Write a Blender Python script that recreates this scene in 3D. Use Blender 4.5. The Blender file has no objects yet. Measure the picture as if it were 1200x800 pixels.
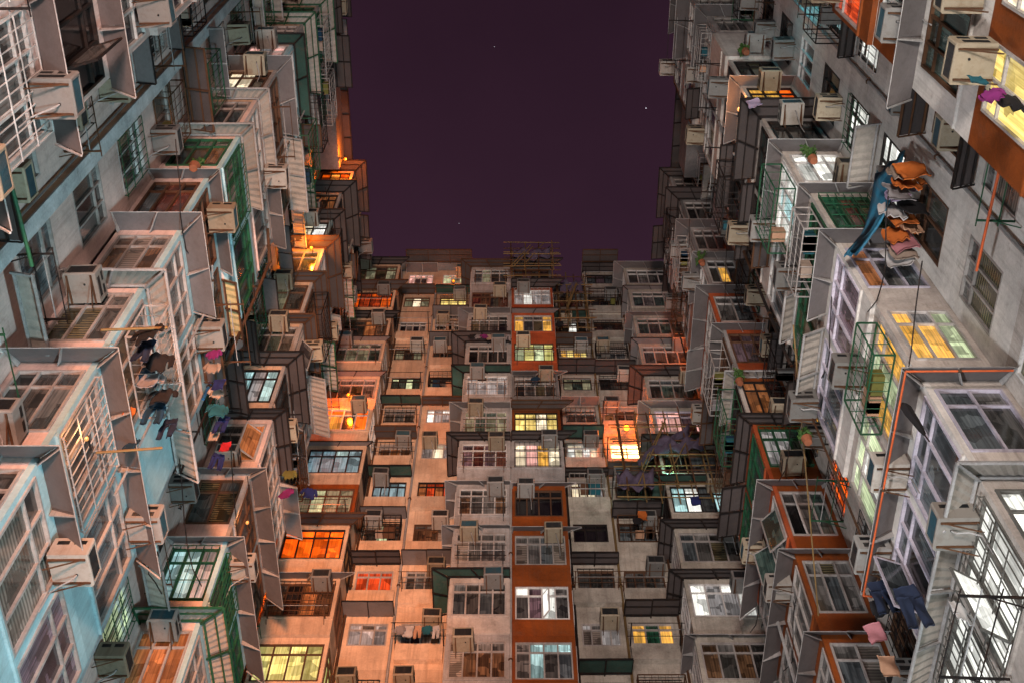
import bpy, math, random
from mathutils import Vector, Matrix

rng = random.Random(11)
SC = bpy.context.scene
COL = SC.collection
PI = math.pi

# ------------------------------------------------------------------ camera, sky, lights, exposure
cam_d = bpy.data.cameras.new('camera')
cam = bpy.data.objects.new('camera', cam_d)
COL.objects.link(cam)
cam_d.sensor_width = 36.0
cam_d.lens = 36.0 * 1380 / 1200
cam_d.clip_start = 0.1
cam_d.clip_end = 2000
cam.location = (0, 0, 0)
cam.rotation_euler = (math.radians(90 + 61.1), 0, 0)
SC.camera = cam

world = bpy.data.worlds.new('World')
SC.world = world
world.use_nodes = True
wn, wl = world.node_tree.nodes, world.node_tree.links
bg = wn['Background']
tc = wn.new('ShaderNodeTexCoord')
sp = wn.new('ShaderNodeSeparateXYZ')
wl.new(tc.outputs['Generated'], sp.inputs[0])
rp = wn.new('ShaderNodeValToRGB')
wl.new(sp.outputs['Z'], rp.inputs[0])
rp.color_ramp.elements[0].position = 0.0
rp.color_ramp.elements[0].color = (0.065, 0.030, 0.046, 1)
rp.color_ramp.elements[1].position = 1.0
rp.color_ramp.elements[1].color = (0.021, 0.0085, 0.0165, 1)
e = rp.color_ramp.elements.new(0.87)
e.color = (0.037, 0.0155, 0.0290, 1)
cn = wn.new('ShaderNodeTexNoise')
cn.inputs['Scale'].default_value = 3.2
cn.inputs['Detail'].default_value = 5
wl.new(tc.outputs['Generated'], cn.inputs['Vector'])
cr_ = wn.new('ShaderNodeValToRGB')
cr_.color_ramp.elements[0].position, cr_.color_ramp.elements[0].color = .35, (.86, .86, .88, 1)
cr_.color_ramp.elements[1].position, cr_.color_ramp.elements[1].color = .65, (1.16, 1.12, 1.12, 1)
wl.new(cn.outputs['Fac'], cr_.inputs[0])
cm = wn.new('ShaderNodeMix')
cm.data_type = 'RGBA'
cm.blend_type = 'MULTIPLY'
cm.inputs[0].default_value = 1.0
wl.new(rp.outputs[0], cm.inputs[6])
wl.new(cr_.outputs[0], cm.inputs[7])
wl.new(cm.outputs[2], bg.inputs['Color'])
bg.inputs['Strength'].default_value = 1.0

SC.view_settings.view_transform = 'Standard'
SC.view_settings.look = 'None'
SC.view_settings.exposure = 0.0
SC.view_settings.gamma = 1.0
SC.render.engine = 'CYCLES'
SC.cycles.use_denoising = True
SC.cycles.max_bounces = 5
SC.cycles.diffuse_bounces = 4
SC.cycles.glossy_bounces = 2
SC.cycles.sample_clamp_indirect = 4.0


def floodlight(loc, aim, power, color, spot=70, size=1.2):
    d = bpy.data.lights.new('courtyard_floodlight', 'SPOT')
    d.energy = power
    d.color = color
    d.spot_size = math.radians(spot)
    d.spot_blend = 1.0
    d.shadow_soft_size = size
    o = bpy.data.objects.new('courtyard_floodlight', d)
    COL.objects.link(o)
    o.location = loc
    o.rotation_euler = (Vector(aim) - Vector(loc)).to_track_quat('-Z', 'Y').to_euler()
    return o


# the courtyard floodlights at ground level that light the well from below
K = 0.41
floodlight((-1.5, -11, 0.5), (-8, 14, 22), 100000 * K, (1.0, .63, .54), 70)
floodlight((1.0, -11, 0.5), (9, 15, 24), 56000 * K, (1.0, .88, .80), 70)
floodlight((0.0, -9, 0.5), (-7, 17, 43), 60000 * K, (1.0, .66, .54), 46)
floodlight((0.0, -9, 0.5), (7, 17, 43), 42000 * K, (1.0, .92, .84), 46)
floodlight((6.8, 8, -0.5), (-9, 12, 19), 46000 * K, (.60, .93, 1.0), 76, .8)
floodlight((-6.6, 8, -0.5), (9, 12, 19), 40000 * K, (.96, .97, 1.0), 76, .8)
floodlight((6.6, 10, -0.5), (-8, 17, 40), 30000 * K, (.70, .93, 1.0), 52, .8)
floodlight((-6.6, 10, -0.5), (8, 17, 40), 24000 * K, (.97, .97, .95), 52, .8)
floodlight((-1.0, -14, 0.5), (-6.2, 28, 28), 330000 * K, (1.0, .29, .06), 19)
floodlight((-1.0, -14, 0.5), (-6.4, 28, 39), 180000 * K, (1.0, .31, .075), 17)
floodlight((-1.0, -14, 0.5), (-6.0, 28, 50), 150000 * K, (1.0, .35, .09), 17)
floodlight((3.0, -14, 0.5), (2.5, 28, 31), 31000 * K, (1.0, .90, .76), 30)
floodlight((2.0, -14, 0.5), (2.0, 28, 49), 29000 * K, (1.0, .93, .74), 28)

# ------------------------------------------------------------------ materials


def _nt(name):
    m = bpy.data.materials.new(name)
    m.use_nodes = True
    nt = m.node_tree
    return m, nt.nodes, nt.links, nt.nodes['Principled BSDF']


def _noise(n, l, scale, vec, detail=4.0, rough=.6):
    t = n.new('ShaderNodeTexNoise')
    t.inputs['Scale'].default_value = scale
    t.inputs['Detail'].default_value = detail
    t.inputs['Roughness'].default_value = rough
    l.new(vec, t.inputs['Vector'])
    return t.outputs['Fac']


def _ramp(n, l, fac, a, b, ca, cb):
    r = n.new('ShaderNodeValToRGB')
    r.color_ramp.elements[0].position = a
    r.color_ramp.elements[1].position = b
    r.color_ramp.elements[0].color = (*ca, 1)
    r.color_ramp.elements[1].color = (*cb, 1)
    l.new(fac, r.inputs[0])
    return r.outputs[0]


def _mixc(n, l, fac, a, b, mode='MIX'):
    x = n.new('ShaderNodeMix')
    x.data_type = 'RGBA'
    x.blend_type = mode
    for s, v in ((x.inputs[0], fac), (x.inputs[6], a), (x.inputs[7], b)):
        if hasattr(v, 'is_linked'):
            l.new(v, s)
        elif isinstance(v, tuple):
            s.default_value = (*v, 1)
        else:
            s.default_value = v
    return x.outputs[2]


def _pos(n, l, scale=(1, 1, 1)):
    g = n.new('ShaderNodeNewGeometry')
    mp = n.new('ShaderNodeMapping')
    mp.inputs['Scale'].default_value = scale
    l.new(g.outputs['Position'], mp.inputs['Vector'])
    return mp.outputs['Vector']


def surf(name, c, rough=.7, metal=0.0, mottle=.6, streak=.65, stain=(.085, .06, .045), stain_amt=.6, bump=.4, vary=.25, drip=False):
    """weathered painted / plastered / metal surface: mottling, run-down streaks, patches of grime"""
    m, n, l, b = _nt(name)
    p = _pos(n, l)
    dark = tuple(v * (1 - mottle) for v in c)
    lite = tuple(min(1, v * (1 + .18 * mottle)) for v in c)
    col = _ramp(n, l, _noise(n, l, .9, p, 6, .65), .32, .62, dark, lite)
    fine = _noise(n, l, 16, p, 5, .7)
    col = _mixc(n, l, .35, col, _ramp(n, l, fine, .3, .7, dark, lite))
    ps = _pos(n, l, (4.5, 4.5, .22))
    st = _ramp(n, l, _noise(n, l, 1.6, ps, 6, .72), .49, .66, (0, 0, 0), (streak,) * 3)
    col = _mixc(n, l, st, col, tuple(v * .45 + s * .4 for v, s in zip(c, stain)))
    gr = _ramp(n, l, _noise(n, l, 2.3, p, 8, .72), .56, .74, (0, 0, 0), (stain_amt,) * 3)
    col = _mixc(n, l, gr, col, stain)
    if drip:
        tco = n.new('ShaderNodeTexCoord')
        sz = n.new('ShaderNodeSeparateXYZ')
        l.new(tco.outputs['Object'], sz.inputs[0])
        mr = n.new('ShaderNodeMapRange')
        mr.inputs['From Min'].default_value = -2.0
        mr.inputs['From Max'].default_value = 2.0
        l.new(sz.outputs['Z'], mr.inputs['Value'])
        zr = n.new('ShaderNodeValToRGB')
        cr = zr.color_ramp
        cr.elements[0].position, cr.elements[0].color = .10, (.15, .15, .15, 1)
        cr.elements[1].position, cr.elements[1].color = 1.0, (0, 0, 0, 1)
        for q, v in ((.37, .95), (.43, .12), (.70, .10), (.80, .55), (.89, .9), (.90, 0)):
            ee = cr.elements.new(q)
            ee.color = (v, v, v, 1)
        l.new(mr.outputs[0], zr.inputs[0])
        dr = _ramp(n, l, _noise(n, l, 1.3, _pos(n, l, (4.2, 4.2, .22)), 7, .78), .50, .72, (0, 0, 0), (.85, .85, .85))
        dr = _mixc(n, l, 1.0, dr, _ramp(n, l, _noise(n, l, .8, p, 3, .6), .40, .62, (.05,) * 3, (1, 1, 1)), 'MULTIPLY')
        dm = _mixc(n, l, 1.0, zr.outputs[0], dr, 'MULTIPLY')
        col = _mixc(n, l, dm, col, tuple(v * .22 + q * .25 for v, q in zip(c, stain)))
    oi = n.new('ShaderNodeObjectInfo')
    vr = _ramp(n, l, oi.outputs['Random'], 0, 1, (1 - vary,) * 3, (1, 1, 1))
    col = _mixc(n, l, 1.0, col, vr, 'MULTIPLY')
    l.new(col, b.inputs['Base Color'])
    b.inputs['Roughness'].default_value = min(.9, rough + .12)
    b.inputs['Specular IOR Level'].default_value = .22
    b.inputs['Metallic'].default_value = metal
    if bump:
        bp = n.new('ShaderNodeBump')
        bp.inputs['Strength'].default_value = bump
        bp.inputs['Distance'].default_value = .02
        l.new(fine, bp.inputs['Height'])
        l.new(bp.outputs[0], b.inputs['Normal'])
    return m


def pane_mat(name, c1, c2, emit=0.0, ec1=None, ec2=None, blind=False):
    """window pane with curtains, blinds and clutter showing through; lit ones glow"""
    m, n, l, b = _nt(name)
    ps = _pos(n, l, (9, 9, .35))
    oi = n.new('ShaderNodeObjectInfo')
    ad = n.new('ShaderNodeVectorMath')
    ad.operation = 'ADD'
    l.new(ps, ad.inputs[0])
    sc = n.new('ShaderNodeVectorMath')
    sc.operation = 'SCALE'
    sc.inputs['Scale'].default_value = 37.0
    l.new(oi.outputs['Random'], sc.inputs[0])
    l.new(sc.outputs[0], ad.inputs[1])
    fold = _noise(n, l, 2.0, ad.outputs[0], 3, .55)
    if blind:
        g = _pos(n, l, (1, 1, 1))
        w = n.new('ShaderNodeTexWave')
        w.bands_direction = 'Z'
        w.inputs['Scale'].default_value = 3.2
        w.inputs['Distortion'].default_value = 1.0
        l.new(g, w.inputs['Vector'])
        fold = w.outputs['Fac']
    ad2 = n.new('ShaderNodeVectorMath')
    ad2.operation = 'ADD'
    l.new(_pos(n, l), ad2.inputs[0])
    l.new(sc.outputs[0], ad2.inputs[1])
    vo = n.new('ShaderNodeTexVoronoi')
    vo.distance = 'CHEBYCHEV'
    vo.inputs['Scale'].default_value = 2.6
    l.new(ad2.outputs[0], vo.inputs['Vector'])
    sx = n.new('ShaderNodeSeparateColor')
    l.new(vo.outputs['Color'], sx.inputs[0])
    big = _mixc(n, l, .35, sx.outputs[0], _noise(n, l, 2.5, ad2.outputs[0], 5, .65))
    col = _ramp(n, l, fold, .34, .66, c1, c2)
    col = _mixc(n, l, _ramp(n, l, big, .35, .75, (0, 0, 0), (.8,) * 3), col, tuple(v * .35 for v in c1))
    vr = _ramp(n, l, oi.outputs['Random'], 0, 1, (.55,) * 3, (1.25,) * 3)
    col = _mixc(n, l, 1.0, col, vr, 'MULTIPLY')
    l.new(col, b.inputs['Base Color'])
    b.inputs['Roughness'].default_value = .14
    b.inputs['Specular IOR Level'].default_value = .6
    if emit:
        ec1, ec2 = ec1 or c1, ec2 or c2
        ecol = _ramp(n, l, fold, .25, .68, ec1, ec2)
        k = _ramp(n, l, big, .25, .8, (1.0,) * 3, (.32,) * 3)
        ecol = _mixc(n, l, 1.0, ecol, k, 'MULTIPLY')
        ecol = _mixc(n, l, 1.0, ecol, _ramp(n, l, oi.outputs['Random'], 0, 1, (.65,) * 3, (1.0,) * 3), 'MULTIPLY')
        l.new(ecol, b.inputs['Emission Color'])
        b.inputs['Emission Strength'].default_value = emit
    return m


M = {}
M['pink'] = surf('plaster_pinkish', (.62, .50, .465), .8, streak=.45, mottle=.4, stain_amt=.4, drip=True)
M['white'] = surf('plaster_white', (.60, .58, .55), .75, streak=.5, mottle=.45, stain_amt=.45, drip=True)
M['cyan'] = surf('paint_blue_cool_light', (.34, .53, .58), .65, streak=.35, mottle=.35, stain_amt=.25, drip=True)  # pale blue paint, with the cool light on the fronts mixed into the colour
M['beige'] = surf('plaster_beige', (.52, .475, .435), .8, streak=.55, mottle=.5, stain_amt=.5, drip=True)
M['salmon'] = surf('plaster_salmon', (.60, .44, .315), .8, streak=.6, mottle=.45, stain_amt=.45, drip=True)
M['ledge'] = surf('ledge_cool_light', (.47, .54, .57), .7, streak=.5)  # cool light on the pilaster front, put into the colour
M['dirty'] = surf('plaster_dirty_grey_beige', (.42, .395, .345), .85, streak=.7, stain_amt=.65, drip=True)
M['peach_light'] = surf('plaster_warm_light', (.62, .40, .26), .8, stain_amt=.3)  # warm light on the pilaster side, put into the colour
M['grey'] = surf('plaster_grey', (.36, .35, .345), .8, drip=True)
M['dgrey'] = surf('plaster_dark_grey', (.19, .185, .185), .8, drip=True)
M['orange'] = surf('tile_burnt_orange', (.24, .058, .010), .5, streak=.5, stain_amt=.45, drip=True)
M['rorange'] = surf('tile_red_orange', (.40, .085, .028), .5, streak=.5, drip=True)
M['sheet'] = surf('metal_sheet_grey', (.185, .172, .175), .5, .25, mottle=.3, streak=.35, stain_amt=.25, bump=.06)
M['corr'] = surf('corrugated_sheet', (.40, .37, .33), .55, .1, mottle=.35, streak=.4, stain_amt=.4, bump=.05)
M['yellowed'] = surf('yellowed_sheet', (.48, .42, .22), .6, 0, mottle=.35, streak=.6, stain=(.20, .09, .02))
M['panel'] = surf('awning_panel_dull', (.07, .06, .06), .65, 0, mottle=.4, streak=.4)
M['mesh_green'] = surf('tarpaulin_green', (.035, .085, .07), .75, 0)
M['galv'] = surf('galvanised_bracket', (.5, .5, .5), .45, .3, stain_amt=.2, bump=0)
M['black'] = surf('iron_black', (.018, .016, .016), .55, .3, bump=0, stain=(.09, .035, .015), stain_amt=.6)
M['rust'] = surf('iron_rusty', (.095, .045, .022), .75, .2, bump=0)
M['green'] = surf('paint_green', (.012, .085, .04), .5, 0, bump=0)
M['brown'] = surf('wood_brown', (.10, .05, .028), .6, 0, bump=0)
M['alu'] = surf('frame_aluminium', (.42, .40, .385), .45, .2, bump=0, stain_amt=.25)
M['wframe'] = surf('frame_white', (.62, .62, .61), .5, 0, bump=0, stain_amt=.25)
M['dframe'] = surf('frame_dull_grey', (.13, .13, .12), .5, 0, bump=0, stain_amt=.3)
M['lilac'] = surf('frame_lilac', (.48, .46, .55), .5, 0, bump=0, stain_amt=.2)
M['bluepipe'] = surf('pipe_blue', (.02, .13, .33), .5, 0, bump=0, stain_amt=.1)
M['orangepipe'] = surf('pipe_orange', (.60, .12, .035), .5, 0, bump=0, stain_amt=.1)
M['greypipe'] = surf('pipe_grey', (.33, .33, .33), .6, 0, bump=0)
M['yellowrod'] = surf('bamboo', (.20, .13, .05), .6, 0, bump=0)
M['ac_white'] = surf('enamel_white', (.34, .325, .295), .45, 0, mottle=.2, streak=.5, stain=(.16, .08, .03), stain_amt=.35, bump=.03, vary=.5)
M['ac_beige'] = surf('enamel_beige', (.31, .27, .20), .5, 0, mottle=.25, streak=.6, stain=(.16, .08, .03), stain_amt=.45, bump=.03, vary=.5)
M['ac_grey'] = surf('enamel_grey', (.22, .22, .212), .5, 0, mottle=.25, streak=.5, stain=(.12, .06, .03), stain_amt=.4, bump=.03, vary=.5)
M['ac_dark'] = surf('grille_dark', (.008, .010, .012), .5, 0, bump=0, stain_amt=.2)
M['ac_teal'] = surf('grille_teal', (.012, .05, .07), .5, 0, bump=0, stain_amt=.2)
M['ground'] = surf('concrete_ground', (.25, .24, .23), .9)
M['roof'] = surf('roof_felt', (.12, .11, .11), .9)
M['leaf'] = surf('leaf_green', (.05, .12, .025), .6, 0, bump=0, stain_amt=.2)
M['pot'] = surf('terracotta', (.28, .10, .05), .8, 0, bump=0)
M['net'] = surf('netting_pale', (.075, .06, .095), .8, 0, stain=(.04, .03, .05), stain_amt=.8, bump=0)
M['tarp_blue'] = surf('tarpaulin_blue', (.025, .16, .27), .5, 0, bump=.3, stain_amt=.3)
for nm, c in dict(navy=(.012, .02, .045), blackc=(.012, .012, .014), jean=(.008, .035, .07), teal=(.012, .09, .12),
                  red=(.30, .012, .02), magenta=(.17, .02, .13), creamc=(.30, .235, .19), orangec=(.42, .11, .02),
                  whitec=(.42, .41, .41), royal=(.012, .02, .10), stripe=(.42, .33, .48), rose=(.34, .14, .16),
                  olivec=(.12, .12, .03), greyc=(.22, .21, .22), peachc=(.42, .25, .16)).items():
    M[nm] = surf('cloth_' + nm, c, .9, 0, mottle=.35, streak=.1, stain_amt=.1, bump=.15)

G = {}
for k, a in dict(
    dark=((.035, .036, .034), (.10, .10, .095)), grey=((.07, .072, .07), (.22, .22, .215)),
    olive=((.05, .048, .028), (.20, .18, .10)), brown=((.06, .035, .02), (.24, .14, .075)),
    black=((.008, .008, .01), (.025, .022, .022)), slate=((.05, .065, .075), (.17, .21, .23)),
    teal=((.03, .06, .055), (.11, .18, .16)), cream=((.16, .14, .12), (.36, .32, .28)),
    purple=((.09, .065, .08), (.30, .21, .27)), maroon=((.07, .02, .016), (.20, .07, .05)),
    green=((.01, .05, .03), (.03, .16, .09))).items():
    a = tuple(tuple(v * .72 for v in c) for c in a)
    G[k] = pane_mat('pane_' + k, *a, blind=(k in ('olive', 'cream')))
for k, (c, e1, e2, st) in dict(
    white=((.5, .5, .48), (.42, .44, .40), (1, 1, .93), 1.7),
    wwarm=((.5, .45, .35), (.55, .40, .22), (1, .92, .68), 1.5),
    yellow=((.5, .4, .1), (.55, .34, .06), (1, .80, .28), 1.6),
    ygreen=((.4, .4, .15), (.34, .33, .05), (.95, .90, .34), 1.15),
    pgreen=((.4, .5, .35), (.20, .27, .13), (.74, .86, .50), 1.15),
    orange=((.6, .15, .02), (.75, .06, .002), (1, .13, .004), 1.7),
    hot=((.9, .6, .3), (1, .42, .10), (1, .68, .34), 16.0),
    pink=((.6, .3, .28), (.55, .20, .17), (1, .58, .50), 1.25),
    cyan=((.3, .5, .5), (.06, .16, .17), (.55, .86, .88), 1.1),
    blue=((.2, .35, .42), (.07, .13, .17), (.30, .52, .62), .62),
    red=((.3, .04, .02), (.10, .008, .004), (1, .10, .012), .9),
    ember=((.3, .12, .05), (.10, .03, .012), (.75, .27, .08), .42),
    glowt=((.2, .2, .14), (.03, .035, .02), (.42, .42, .26), .55),
    amber=((.5, .3, .08), (.10, .08, .035), (1, .48, .06), 1.4),
    dimw=((.3, .3, .3), (.06, .06, .06), (.55, .54, .55), .60)).items():
    G[k] = pane_mat('pane_lit_' + k, tuple(v * .5 for v in c), c, st, e1, e2)
GDESC = dict(dark='dark', grey='grey curtained', olive='olive blind', brown='brown curtained', black='unlit black', slate='slate blue',
             teal='murky green', cream='cream curtained', purple='mauve curtained', maroon='maroon', green='green glazed', white='white lit',
             wwarm='warm white lit', yellow='yellow lit', ygreen='lime yellow lit', pgreen='pale green lit', orange='orange lit',
             hot='blazing orange', pink='pink lit', cyan='cyan lit', blue='dim blue lit', red='red lit', ember='dim ember lit',
             glowt='faintly glowing', amber='amber lit', dimw='dim white lit')

# ------------------------------------------------------------------ mesh helpers
WL = {}


class Block:
    def __init__(s, name, fn, flip, ang):
        s.name, s.map, s.flip, s.ang = name, fn, flip, ang
        s.root = None


BL = Block('left', lambda s, n, z: (-9.1 + n, s, z), True, 0.0)
BR = Block('right', lambda s, n, z: (9.1 - n, s, z), False, PI)
BB = Block('rear', lambda s, n, z: (s, 28.5 - n, z), True, -PI / 2)

HF = ((0, 3, 2, 1), (4, 5, 6, 7), (0, 1, 5, 4), (1, 2, 6, 5), (2, 3, 7, 6), (3, 0, 4, 7))


class MB:
    def __init__(s):
        s.v, s.f, s.m = [], [], []

    def hexa(s, p, mi=0):
        p = [Vector(q) for q in p]
        vol = (p[1] - p[0]).cross(p[3] - p[0]).dot(p[4] - p[0])
        b = len(s.v)
        s.v.extend(p)
        for f in HF:
            s.f.append(tuple(b + i for i in (f if vol > 0 else f[::-1])))
            s.m.append(mi)
        return s

    def box(s, P, a0, a1, b0, b1, c0, c1, mi=0):
        return s.hexa([P(a0, b0, c0), P(a1, b0, c0), P(a1, b1, c0), P(a0, b1, c0),
                       P(a0, b0, c1), P(a1, b0, c1), P(a1, b1, c1), P(a0, b1, c1)], mi)

    def bar(s, a, b, r=.02, mi=0, n=4):
        a, b = Vector(a), Vector(b)
        d = (b - a).normalized()
        u = d.orthogonal().normalized() if abs(d.z) > .95 else d.cross(Vector((0, 0, 1))).normalized()
        w = d.cross(u)
        k = len(s.v)
        for c in (a, b):
            for i in range(n):
                t = 2 * PI * (i + .5) / n
                s.v.append(c + (u * math.cos(t) + w * math.sin(t)) * r)
        for i in range(n):
            j = (i + 1) % n
            s.f.append((k + i, k + j, k + n + j, k + n + i))
            s.m.append(mi)
        s.f.append(tuple(k + i for i in range(n))[::-1])
        s.f.append(tuple(k + n + i for i in range(n)))
        s.m += [mi, mi]
        return s

    def quad(s, pts, mi=0):
        k = len(s.v)
        s.v.extend(Vector(p) for p in pts)
        s.f.append(tuple(range(k, k + len(pts))))
        s.m.append(mi)
        return s

    def mesh(s, name, mats, origin=Vector((0, 0, 0)), smooth=False):
        me = bpy.data.meshes.new(name)
        me.from_pydata([tuple(v - origin) for v in s.v], [], s.f)
        for m in mats:
            me.materials.append(m)
        if len(mats) > 1:
            me.polygons.foreach_set('material_index', s.m)
        if smooth:
            me.polygons.foreach_set('use_smooth', [True] * len(s.f))
        me.update()
        return me

    def build(s, name, mats, parent=None, origin=None, smooth=False):
        if not isinstance(mats, (list, tuple)):
            mats = [mats]
        if origin is None:
            lo = Vector([min(v[i] for v in s.v) for i in range(3)])
            hi = Vector([max(v[i] for v in s.v) for i in range(3)])
            origin = (lo + hi) / 2
        origin = Vector(origin)
        return put(name, s.mesh(name, mats, origin, smooth), parent, origin)


def put(name, me, parent, wloc, scale=None, rot=None):
    o = bpy.data.objects.new(name, me)
    COL.objects.link(o)
    wloc = Vector(wloc)
    WL[o] = wloc
    if parent is not None:
        o.parent = parent
        o.location = wloc - WL[parent]
    else:
        o.location = wloc
    if scale is not None:
        o.scale = scale
    if rot is not None:
        o.rotation_euler = rot
    return o


LABELS = {}


def tag(o, label, cat, group=None):
    w = label.split()
    assert 4 <= len(w) <= 16, (len(w), label)
    if label in LABELS:
        LABELS[label] += 1
        print('DUPLABEL', label)
    LABELS[label] = LABELS.get(label, 1)
    o['label'] = label
    o['category'] = cat
    if group:
        o['group'] = group
    return o


def thing(name, wloc, label, cat, group=None, ang=0.0):
    o = bpy.data.objects.new(name, None)
    COL.objects.link(o)
    o.empty_display_size = .1
    o.location = wloc
    o.rotation_euler = (0, 0, ang)
    WL[o] = Vector(wloc)
    return tag(o, label, cat, group)


ORD = ['lowest', 'second', 'third', 'fourth', 'fifth', 'sixth', 'seventh', 'eighth', 'ninth', 'tenth', 'eleventh', 'twelfth', 'thirteenth', 'fourteenth']
COLN = {'LA': "left block's nearest bays", 'LB': "left block's middle bays", 'LC': "left block's farthest bays",
        'LAB': "left block's nearest recess", 'LBC': "left block's second recess", 'LCD': "left block's corner recess",
        'RA': "right block's nearest bays", 'RB': "right block's middle bays", 'RC': "right block's farthest bays",
        'RAB': "right block's nearest recess", 'RBC': "right block's second recess", 'RCD': "right block's corner recess",
        'B1': "rear block's left end bays", 'BG': "rear block's grey bays", 'BO': "rear block's orange bays", 'B6': "rear block's right end bays",
        'W1': "rear block's outer left windows", 'W2': "rear block's inner left windows", 'W3': "rear block's inner right windows", 'W4': "rear block's outer right windows"}


def where(col, k):
    return f"{ORD[max(0, k)]} storey of {COLN[col]}"


# unit cubes for panes, shared per glass kind
UC = {}


def pane_mesh(kind):
    if kind not in UC:
        mb = MB().box(lambda a, b, c: (a, b, c), -.5, .5, -.5, .5, -.5, .5)
        UC[kind] = mb.mesh('pane_' + kind, [G[kind]])
    return UC[kind]


def face_map(blk, face, plane):
    if face == 'F':
        return lambda u, d, v: blk.map(u, plane + d, v)
    if face == 'S':
        return lambda u, d, v: blk.map(plane - d, u, v)
    return lambda u, d, v: blk.map(plane + d, u, v)


def window(blk, face, plane, u0, u1, z0, z1, cols, glass, fr, trans=.27, opened=(), grille=None, split=False):
    """frame mesh = the window part; each pane and each opened sash is a sub-part"""
    P = face_map(blk, face, plane)
    gl = glass.split(',')
    mb = MB()
    w = .045
    e = .004
    mb.box(P, u0 - e, u1 + e, -.07, .035, z0 - e, z0 + w)
    mb.box(P, u0 - e, u1 + e, -.07, .035, z1 - w, z1 + e)
    mb.box(P, u0 - e, u0 + w, -.07, .035, z0 + w, z1 - w)
    mb.box(P, u1 - w, u1 + e, -.07, .035, z0 + w, z1 - w)
    zt = z1 - (z1 - z0) * trans if trans else z1 - w
    cw = (u1 - u0) / cols
    for i in range(1, cols):
        mb.box(P, u0 + cw * i - w * .55, u0 + cw * i + w * .55, -.065, .022, z0 + w, z1 - w)
    if trans:
        for i in range(cols):
            mb.box(P, u0 + cw * i + (w if i == 0 else w * .55), u0 + cw * (i + 1) - (w if i == cols - 1 else w * .55), -.06, .018, zt - w * .5, zt + w * .5)
    win = mb.build('window', M[fr], blk.root)
    for i in range(cols):
        ua = u0 + cw * i + w * .5
        ub = u0 + cw * (i + 1) - w * .5
        for r, (va, vb) in enumerate((((z0 + w * .6), zt - w * .3), (zt + w * .3, z1 - w * .6))):
            if r == 1 and not trans:
                continue
            kind = gl[i % len(gl)]
            if rng.random() < .14:
                kind = rng.choice(gl) if len(gl) > 1 else kind
                if kind in ('dark', 'grey'):
                    kind = rng.choice(('dark', 'grey', 'black', 'slate', 'olive'))
            if r == 1 and kind in ('dark', 'grey', 'brown', 'olive', 'cream') and rng.random() < .5:
                kind = 'grey'
            if r == 0 and i in opened:
                # sash swung outwards on its side hinge
                sm = MB()
                wd, ht = ub - ua, vb - va
                sg = 1 if i % 2 == 0 else -1
                f = lambda a, b, c: (a, b, c)
                sm.box(f, 0, wd, -.02, .02, 0, .04).box(f, 0, wd, -.02, .02, ht - .04, ht)
                sm.box(f, 0, .04, -.02, .02, .04, ht - .04).box(f, wd - .04, wd, -.02, .02, .04, ht - .04)
                sm.box(f, .03, wd - .03, -.006, .006, .03, ht - .03, 1)
                hp = Vector(P(ua if sg > 0 else ub, .05, va))
                tip = Vector(P(ub if sg > 0 else ua, .05, va)) - hp
                out = Vector(P(ua, 1, va)) - Vector(P(ua, 0, va))
                th = math.radians(rng.uniform(35, 75))
                dr = tip.normalized() * math.cos(th) + out * math.sin(th)
                put('sash', sm.mesh('sash', [M[fr], G['grey' if kind in ('black', 'dark') else kind]]), win, hp, rot=(0, 0, math.atan2(dr.y, dr.x)))
                kind = 'black' if kind in ('dark', 'grey', 'teal', 'slate', 'olive', 'brown', 'cream') else kind
            a, b = Vector(P(ua, -.055, va)), Vector(P(ub, -.035, vb))
            put('pane', pane_mesh(kind), win, (a + b) / 2, scale=[abs(q) for q in (b - a)])
    if grille:
        gm = MB()
        n = max(4, int((u1 - u0) / .19))
        for i in range(n + 1):
            uu = u0 + (u1 - u0) * i / n
            gm.box(P, uu - .008, uu + .008, .10, .118, z0 - .05, z1 + .03)
        for j in range(4):
            vv = z0 - .05 + (z1 - z0 + .08) * j / 3
            gm.box(P, u0 - .02, u1 + .02, .119, .135, vv - .012, vv + .012)
        for uu in (u0, u1):
            for vv in (z0, z1):
                gm.box(P, uu - .01, uu + .01, -.01, .099, vv - .012, vv + .012)
        gm.build('window_grille', M[grille], win)
    return win


def wall_with_opening(mb, P, u0, u1, v0, v1, holes, d0, d1, mi):
    """slab in the u-v plane with rectangular holes that share one v range"""
    if not holes:
        mb.box(P, u0, u1, d0, d1, v0, v1, mi)
        return
    za, zb = holes[0][2], holes[0][3]
    mb.box(P, u0, u1, d0, d1, v0, za, mi)
    mb.box(P, u0, u1, d0, d1, zb, v1, mi)
    x = u0
    for (a, b, _, _) in holes:
        mb.box(P, x, a, d0, d1, za, zb, mi)
        x = b
    mb.box(P, x, u1, d0, d1, za, zb, mi)


# ------------------------------------------------------------------ awnings
AWD = dict(sheet='grey sheet metal awning', corr='pale corrugated awning', cage='flat black framed awning', rust='flat rusty framed awning',
           gcage='corrugated green framed awning', yell='yellowed rusty awning', tarp='dark green tarpaulin awning', slab='thin dark hood')


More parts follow.
